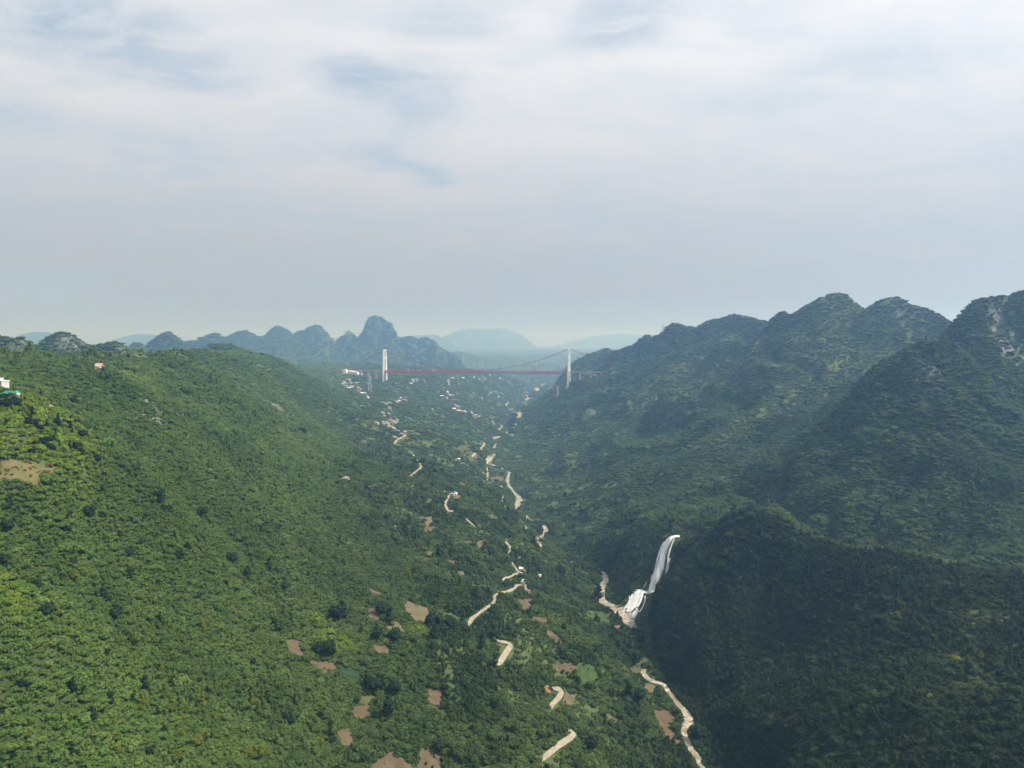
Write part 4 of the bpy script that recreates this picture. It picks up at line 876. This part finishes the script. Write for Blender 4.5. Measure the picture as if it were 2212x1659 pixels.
ISO = sorted(cl((800, 365), (1115, 375), (1440, 400), (545, 120), (1250, 120), (60, 60), (50, 200), (235, 565), (290, 730), (715, 755), (640, 620), (800, 480), (1665, 440), (1530, 510), (1770, 570), (900, 1190), (580, 1380), (20, 420), (1000, 40), (460, 420)))
for i, (u, v) in enumerate(ISO):
    q = hit(u, v); d = np.linalg.norm(q - np.array([0, 0, CAMZ])); r = random.uniform(8, 15) * d / F
    tree_thing(KINDS[(i + 1) % 5], q, (r, r, r * 1.05), i * 1.7, (.028, .056, .024), 'large dark tree standing out on the bright hillside, %s from the left edge' % ORD[i], 'lone dark trees on the hillside', 'tree', 'broadleaf_tree')
YEL = sorted(cl((1255, 835), (990, 1090), (1560, 1290), (1250, 1320), (1330, 1380), (1115, 1480), (1615, 1600), (1540, 1600), (740, 1590), (710, 1490), (1600, 1320), (870, 1310), (1090, 1620), (460, 500), (1220, 1540), (1270, 1500)))
for i, (u, v) in enumerate(YEL):
    q = hit(u, v); d = np.linalg.norm(q - np.array([0, 0, CAMZ])); r = random.uniform(9, 14) * d / F
    tree_thing(KINDS[i % 5], q, (r, r, r * 1.05), i * 1.1, (.13, .155, .018), 'bright yellow leaved tree in the near wood, %s from the left edge' % ORD[i], 'yellow leaved trees in the wood', 'tree', 'broadleaf_tree')
TALL = sorted(c4((540, 905), (470, 890), (590, 660), (640, 650), (950, 680), (900, 620), (1290, 240), (1260, 800), (1320, 760), (1230, 700), (1370, 720), (850, 1150), (800, 1120), (990, 1160), (900, 1130), (1680, 795), (1580, 850), (870, 790), (990, 800), (1540, 540), (1290, 1560)) + c5((380, 480), (610, 630), (860, 1260), (800, 1250), (560, 1560), (1220, 1490)))
for i, (u, v) in enumerate(TALL):
    q = hit(u, v); d = np.linalg.norm(q - np.array([0, 0, CAMZ])); r = random.uniform(12, 17) * d / F
    tree_thing(KINDS[i % 5], q, (r, r, r * 1.1), i * 1.9, (.024, .050, .022), 'tall dark tree beside the terraced fields, %s from the left edge' % ORD[i], 'dark trees beside the fields', 'tree', 'broadleaf_tree')

# ------------------------------------------------------------------ suspension bridge
def build_bridge():
    root = empty('suspension_bridge', (0, 0, 0), label='long red truss suspension bridge with two white towers spanning the valley', category='bridge')
    TL, TR = np.array(P(831, 800.4, 4100)), np.array(P(1228.5, 803, 3780)); ax = TR - TL; span = np.linalg.norm(ax[:2]); ax2 = ax[:2] / span
    n2 = np.array([-ax2[1], ax2[0]]); n2 = n2 if n2[1] > 0 else -n2; rz = math.atan2(ax2[1], ax2[0]); W = 26.0
    def at(s, side=0.0, dz=0.0):     # s metres along the bridge from the left tower
        q = TL[:2] + ax2 * s + n2 * side * W / 2
        return Vector((q[0], q[1], TL[2] + (TR[2] - TL[2]) * s / span + dz))
    tops = []
    for s0, vb, vt, Yt, lab in ((0.0, 826, 756.5, 4100, 'left'), (span, 836.5, 753.5, 3780, 'right')):
        c = at(s0); zb = P(0, vb, Yt)[2] - 6; zt = P(0, vt, Yt)[2]; tops.append(zt)
        tw = bpy.data.objects.new('tower', None); link(tw, root)
        for sd in (-1, 1):
            m = MB(); b0, b1 = at(s0, sd * 1.45), at(s0, sd * 1.0)
            m.bar((b0.x, b0.y, zb), (b1.x, b1.y, zt), 12.0, 9.0, up=(ax2[0], ax2[1], 0), w2=8.5, h2=7.0); m.build('leg', M_white, tw)
            m = MB(); m.box((b0.x, b0.y, zb + 2), (20, 18, 9), rz); m.build('footing', M_conc, tw)
        for zz, hh in ((zt - 3, 6.0), (zt - 45, 4.5), (c.z - 16, 6.5)):
            k = 1.45 + (1.0 - 1.45) * (zz - zb) / (zt - zb); a_, b_ = at(s0, -k), at(s0, k)
            m = MB(); m.bar((a_.x, a_.y, zz), (b_.x, b_.y, zz), 6.0, hh); m.build('crossbeam', M_white, tw)
        for sd in (-1, 1):
            b1 = at(s0, sd); m = MB(); m.box((b1.x, b1.y, zt + 1.6), (10.5, 8, 3.4), rz, .7); m.build('saddle_housing', M_white, tw)
    # stiffening truss: chords, posts and diagonals on both faces, one panel after another
    D, NP = 10.5, 84
    for sd in (-1, 1):
        for dz, nm in ((-1.5, 'top_chord'), (-1.5 - D, 'bottom_chord')):
            m = MB(); m.bar(at(6, sd, dz), at(span - 6, sd, dz), 2.2, 2.4); m.build(nm, M_red, root)
        m = MB()
        for k in range(NP):
            a, b = 6 + (span - 12) * k / NP, 6 + (span - 12) * (k + 1) / NP
            m.bar(at(a, sd, -1.5), at(a, sd, -1.5 - D), 1.0)
            m.bar(at(a, sd, -1.5 if k % 2 else -1.5 - D), at(b, sd, -1.5 - D if k % 2 else -1.5), 1.1)
        m.build('truss_web', M_red, root, kind='stuff')
    m = MB()
    for k in range(NP + 1):
        a = 6 + (span - 12) * k / NP; m.bar(at(a, -1, -1.5 - D), at(a, 1, -1.5 - D), 1.0); m.bar(at(a, -1, -1.8), at(a, 1, -1.8), .9)
    m.build('floor_beams', M_red, root, kind='stuff')
    m = MB(); m.bar(at(-4, 0, .3), at(span + 4, 0, .3), 25.0, 1.0); m.build('deck', M_conc, root)
    for sd in (-1, 1): m = MB(); m.bar(at(0, sd * .96, 1.5), at(span, sd * .96, 1.5), .5, 1.3); m.build('railing', M_red, root)
    # main cables, backstays, hangers
    zt0, zt1 = tops; sag0 = 4.0
    def cz(s):
        t = s / span; line = zt0 + (zt1 - zt0) * t; mid = (at(span / 2).z + sag0); f = (zt0 + zt1) / 2 - mid
        return line - 4 * f * t * (1 - t)
    for sd in (-1, 1):
        m = MB(); pr = None
        for k in range(49):
            s = span * k / 48; q = at(s, sd); q.z = cz(s)
            if pr is not None: m.bar(pr, q, 1.5)
            pr = q
        m.build('main_cable', M_dred, root)
        for s0, s1, zt in ((0.0, -255.0, zt0), (span, span + 236.0, zt1)):
            a, b = at(s0, sd), at(s1, sd); a.z = zt; b.z = max(at(s1).z + 3, float(H(b.x, b.y)) + 3)
            m = MB(); m.bar(a, b, 1.5); m.build('backstay_cable', M_dred, root)
        m = MB()
        for k in range(1, 90):
            s = span * k / 90; q = at(s, sd); q2 = q.copy(); q2.z = cz(s); m.bar(q, q2, .12)
        m.build('hangers', M_dred, root, kind='stuff')
    for s1 in (-262.0, span + 243.0):
        b = at(s1); m = MB(); zz = float(H(b.x, b.y)); m.box((b.x, b.y, (zz + b.z) / 2), (22, 36, max(12, b.z - zz + 14)), rz, .8); m.build('anchorage', M_conc, root)
    # approach viaducts on piers
    for sA, sB, n in ((-4.0, -405.0, 8), (span + 4, span + 232.0, 4)):
        m = MB(); m.bar(at(sA, 0, -1.2), at(sB, 0, -1.2), 24.0, 2.6); m.build('approach_deck', M_conc, root)
        for sd in (-1, 1): m = MB(); m.bar(at(sA, sd * .92, .8), at(sB, sd * .92, .8), .6, 1.4); m.build('railing', M_red, root)
        for k in range(1, n):
            s = sA + (sB - sA) * k / n
            for sd in (-.55, .55):
                q = at(s, sd, -2.6); zz = float(H(q.x, q.y)) - 3
                if zz < q.z - 3: m = MB(); m.bar((q.x, q.y, zz), q, 4.2, 3.4, up=(ax2[0], ax2[1], 0)); m.build('pier', M_conc, root)
    return at, span, rz
b_at, b_span, b_rz = build_bridge()

def truck(s, side, col, label):
    q = b_at(s, side, .82); t = empty('truck', q, b_rz, label=label, category='truck', group='trucks crossing the bridge')
    m = MB(); m.box((-1.2, 0, 2.4), (8.6, 2.5, 3.0)); m.build('cargo_box', col, t)
    m = MB(); m.box((4.5, 0, 1.9), (2.2, 2.4, 2.6), 0, .85); m.build('cab', M_white, t)
    m = MB(); m.box((0, 0, .75), (11.0, 1.6, .35)); m.build('chassis', M_dark, t)
    for wx_ in (-4.2, -3.0, 3.9):
        for sy in (-1, 1):
            m = MB(); ring = [(wx_ + .5 * math.cos(a), .5 + .5 * math.sin(a)) for a in np.linspace(0, 6.283, 10, endpoint=False)]
            m.add([(a, sy * .8, b) for a, b in ring] + [(a, sy * 1.2, b) for a, b in ring], [tuple(range(10)), tuple(range(19, 9, -1))] + [(i, (i + 1) % 10, 10 + (i + 1) % 10, 10 + i) for i in range(10)]); m.build('wheel', M_dark, t)
for s, sd, col, lab in ((150, -.4, M_roofw, 'white box truck nearest the left tower on the bridge deck'), (305, .4, M_roofw, 'white box truck a third of the way across the bridge'), (225, -.4, M_wallg, 'grey box truck between two white trucks on the bridge')): truck(s, sd, col, lab)

# ------------------------------------------------------------------ houses
def house_parts(w, d, h, wall, roof, pitched, seed):
    """a village house as a list of (part name, mesh, sub-parts)"""
    r = random.Random(seed); L = []
    m = MB(); m.box((0, 0, h / 2 - 1.5), (w, d, h + 3)); L.append(('wall', m.mesh('wall', wall)))
    m = MB()
    if pitched:
        hh = d * .28; V = [(-w * .54, -d * .57, h), (w * .54, -d * .57, h), (w * .54, d * .57, h), (-w * .54, d * .57, h), (-w * .54, 0, h + hh), (w * .54, 0, h + hh)]
        m.add(V, [(0, 1, 5, 4), (2, 3, 4, 5), (0, 4, 3), (1, 2, 5), (3, 2, 1, 0)])
    else:
        m.box((0, 0, h + .15), (w * 1.06, d * 1.06, .5)); m.box((-w * .2, d * .12, h + 1.6), (w * .36, d * .4, 2.6))
    L.append(('roof', m.mesh('roof', roof)))
    fl = max(1, int(h / 3.1)); nw = max(2, int(w / 3.2))
    for f in range(fl):
        for k in range(nw):
            x = (k + .5) / nw * w - w / 2
            m = MB()
            if f == 0 and k == nw // 2: m.box((x, -d / 2 - .04, 1.15), (1.5, .14, 2.3)); L.append(('door', m.mesh('door', M_dark)))
            else: m.box((x, -d / 2 - .04, 1.7 + f * 3.1), (1.5, .12, 1.4)); L.append(('window', m.mesh('window', M_glass)))
    return L
HTYPES = [house_parts(11, 9, 6.6, M_wallw, M_roofg, False, 1), house_parts(10, 9, 9.6, M_wallw, M_roofw, False, 2), house_parts(12, 8.5, 6.4, M_wallb, M_roofg, False, 3), house_parts(13, 9, 6.0, M_wallw, M_roofr, True, 4), house_parts(15, 8, 4.0, M_wallg, M_roofw, True, 5), house_parts(10, 10, 6.5, M_wallg, M_roofr, True, 6)]
HDESC = ['white grey-roofed house', 'tall white house', 'tan flat-roofed house', 'white red-roofed house', 'low white-roofed shed', 'grey red-roofed house']
def place_house(q, ty, rz, k, label, group):
    o = empty('house', q, rz, label=label, category='house', group=group); o.scale = (k, k, k)
    for nm, me in HTYPES[ty]: link(bpy.data.objects.new(nm, me), o)
VILL = [('village beside the left bridge piers', cv((590, 490), (700, 460), (730, 505), (640, 520), (580, 545), (640, 570), (690, 590), (740, 580), (860, 595), (890, 620), (880, 665), (940, 695), (990, 725), (1035, 775), (760, 560), (600, 500)), 1.35),
        ('hamlet below the left bridge tower', cv((1340, 885), (1440, 875), (1470, 890), (1500, 918), (1400, 910), (1455, 975), (1580, 845), (1640, 812), (1680, 802), (1640, 842), (1740, 822), (1775, 782), (1770, 832), (1610, 880)), 1.15),
        ('small hamlet above the brick village', cv((1345, 1078), (1360, 1132), (1430, 1088), (1450, 1112), (1460, 1132), (1330, 1075)), 1.1),
        ('brick village on the valley side', cv((1480, 1192), (1450, 1232), (1500, 1222), (1540, 1242), (1600, 1207), (1610, 1242), (1580, 1262), (1500, 1272), (1440, 1292), (1410, 1272), (1350, 1262), (1360, 1292), (1220, 1277), (1450, 1332), (1510, 1357), (1545, 1377), (1610, 1392), (1620, 1417), (1690, 1477), (1755, 1447), (1550, 1532), (1575, 1547), (1530, 1255)), 1.0),
        ('cross shaped hamlet below mid span', cw((700, 512), (690, 547), (720, 562), (740, 577), (680, 602), (620, 577), (780, 577), (705, 535)), 1.3), ('hamlet under the middle of the span', cw((810, 712), (830, 737), (850, 732), (800, 767), (780, 642), (870, 740)), 1.3),
        ('row stepping down towards the river', cw((920, 812), (950, 822), (985, 817), (1050, 827), (1065, 852), (1090, 887), (1120, 872), (1150, 882), (1180, 877), (1130, 902), (870, 795)), 1.2),
        ('scattered far houses beyond the bridge', cw((190, 362), (165, 392), (120, 472), (240, 345), (350, 355), (775, 312), (930, 312), (1100, 312), (1160, 327), (1230, 302), (1250, 327), (1470, 317), (1520, 322), (1320, 272), (1310, 577), (1330, 542), (1380, 517), (1420, 517), (1450, 587), (1510, 602), (1530, 577), (1210, 622), (1085, 542), (1860, 575), (1880, 530), (1930, 570), (1810, 510)), 1.35),
        ('farmstead at the hairpin road bend', c7((390, 1032), (410, 1062), (440, 1062), (455, 1107), (472, 1092), (425, 1045)), .95), ('lonely houses among the terraces', c7((485, 517), (1120, 932)) + cw((400, 872), (480, 787)), 1.0),
        ('farmstead where two roads meet', c4((1830, 232), (1826, 248), (1850, 320), (1866, 325), (1970, 358), (1890, 468), (1868, 415)), .8)]
for vi, (vn, L, k) in enumerate(VILL):
    for i, (u, v) in enumerate(sorted(L)):
        r = random.Random(vi * 100 + i); ty = r.choice([0, 2, 2, 2, 0, 5, 2] if 'brick' in vn else [0, 1, 2, 0, 4, 0, 1, 3]); q = hit(u, v)
        place_house(q, ty, r.uniform(-.5, .5), k * r.uniform(.85, 1.1), '%s, %s from left in the %s' % (HDESC[ty], ORD[i], vn), 'houses of the ' + vn)
# mill by the waterfall pool
q = hit(*c5((720, 806))[0]); place_house(q, 3, .25, .9, 'low house with long red roof beside the waterfall pool', 'houses by the pool')
q = hit(*c5((755, 820))[0]); place_house(q, 4, .1, .45, 'tiny white roofed hut beside the waterfall pool', 'houses by the pool')

# angular white visitor building under the left approach
def visitor_centre():
    q = hit(754, 808.5); o = empty('visitor_centre', q, b_rz, label='angular white visitor building under the left bridge approach', category='building')
    m = MB(); V = [(-48, -14, -4), (-8, -14, -4), (-8, 14, -4), (-48, 14, -4), (-20, -10, 24), (-12, -10, 24), (-12, 10, 24), (-20, 10, 24)]
    m.add(V, [(3, 2, 1, 0), (4, 5, 6, 7), (0, 1, 5, 4), (1, 2, 6, 5), (2, 3, 7, 6), (3, 0, 4, 7)]); m.build('sloping_wing', M_white, o)
    m = MB(); V = [(-4, -12, -4), (66, -12, -4), (66, 12, -4), (-4, 12, -4), (0, -12, 22), (60, -11, 12), (60, 11, 12), (0, 12, 22)]
    m.add(V, [(3, 2, 1, 0), (4, 5, 6, 7), (0, 1, 5, 4), (1, 2, 6, 5), (2, 3, 7, 6), (3, 0, 4, 7)]); m.build('hall', M_white, o)
    for k in range(6): m = MB(); m.box((10 + k * 8.5, -12.3, 4), (5, .5, 4.5)); m.build('window', M_glass, o)
    m = MB(); m.box((78, 0, 3), (18, 16, 12), 0, .9); m.build('side_block', M_wallg, o)
visitor_centre()

# hilltop buildings at the left edge
def hilltop():
    q = hit(6, 840); d = np.linalg.norm(q - np.array([0, 0, CAMZ])); px = d / F
    o = empty('house', q, -.25, label='white two storey building cut off by the left picture edge', category='house')
    w, h = 18 * px, 14 * px
    m = MB(); m.box((-w * .15, 0, h / 2 - 1), (w, w * .8, h + 2)); m.build('wall', M_wallw, o)
    m = MB(); m.box((-w * .15, 0, h + .2), (w * 1.1, w * .9, .5)); rf = m.build('roof', M_roofw, o)
    m = MB(); m.box((-w * .35, 0, h + 1.6), (w * .4, w * .5, 2.4)); m.build('roof_room', M_wallw, rf)
    for f in (0, 1):
        for k in range(3): m = MB(); m.box((-w * .45 + k * w * .28, -w * .4 - .05, h * (.25 + .45 * f)), (w * .14, .14, h * .2)); m.build('window', M_glass, o)
    q = hit(24, 862); px = np.linalg.norm(q - np.array([0, 0, CAMZ])) / F
    o = empty('pavilion', q, -.06, label='open pavilion with long green and white roof on the left hilltop', category='pavilion'); L = 27 * px; hh = 9 * px
    m = MB(); m.box((0, 0, hh), (L, L * .35, .9)); m.build('roof_slab', M_roofw, o)
    m = MB(); m.box((0, L * .02, hh + .45 + 1.0), (L * .98, L * .36, 2.0), 0, .86, .45); m.build('roof', M_roofgr, o)
    for sx in (-.42, -.18, .1, .42):
        for sy in (-.14, .14): m = MB(); m.box((sx * L, sy * L, hh / 2 - 1.5), (.7, .7, hh + 3 - .9)); m.build('post', M_white, o)
    m = MB(); m.box((-.26 * L, 0, hh / 2 - 1.5), (L * .16, L * .2, hh + 2)); m.build('kiosk', M_wallw, o)
hilltop()

# ------------------------------------------------------------------ pylons and masts
def pylon(u, v, h, label, cat='pylon'):
    q = hit(u, v); o = empty('pylon', q, .3, label=label, category=cat); b = h * .11
    leg = lambda sx, sy, t: Vector((sx * b * (1 - .86 * t), sy * b * (1 - .86 * t), h * t - 1))
    for sx in (-1, 1):
        for sy in (-1, 1): m = MB(); m.bar(leg(sx, sy, 0), leg(sx, sy, 1), h * .016); m.build('leg', M_steel, o)
    m = MB(); cs = [(-1, -1), (1, -1), (1, 1), (-1, 1)]
    for k in range(8):
        for i in range(4):
            a, c = cs[i], cs[(i + 1) % 4]; m.bar(leg(*a, k / 8), leg(*c, (k + 1) / 8), h * .008); m.bar(leg(*c, k / 8), leg(*a, (k + 1) / 8), h * .008)
    m.build('bracing', M_steel, o, kind='stuff')
    for t_, l in ((.74, .2), (.85, .16), (.96, .11)):
        m = MB(); m.bar((-h * l, 0, h * t_), (h * l, 0, h * t_), h * .02); m.build('crossarm', M_steel, o)
pylon(*cv((1092, 655))[0], 82, 'lattice pylon standing left of the left bridge tower foot')
pylon(1016 * 1.0 + 0, 797, 60, 'lattice mast behind the bridge deck at mid span') if False else None
q_ = conv(2200, 1350, 5.53, [(172, 1318)])[0]; pylon(*q_, 58, 'small lattice pylon on the slope below the right bridge tower')
q_ = conv(2400, 1100, 1.304, [(328, 300)])[0]; pylon(q_[0], q_[1] + 3, 48, 'thin lattice mast on the skyline of the right ridge', 'mast')

# ------------------------------------------------------------------ haze
def build_haze():
    m = bpy.data.materials.new('haze'); m.use_nodes = True; t = m.node_tree; t.nodes.clear(); w = NT(t)
    v = w.n('ShaderNodeVolumePrincipled', {'Color': (.31, .57, 1.0, 1), 'Density': 1.28e-4, 'Anisotropy': .6, 'Absorption Color': (1, 1, 1, 1)})
    w.n('ShaderNodeOutputMaterial', {'Volume': v})
    z0, z1 = float(Z.min()) - 1.0, max(float(Z.max()) + 30, CAMZ + 40)
    b = MB(); b.box((0, 18900, (z0 + z1) / 2), (84000, 40000, z1 - z0)); b.build('haze', m, kind='stuff', label='thin blue haze filling the valley air')
build_haze()
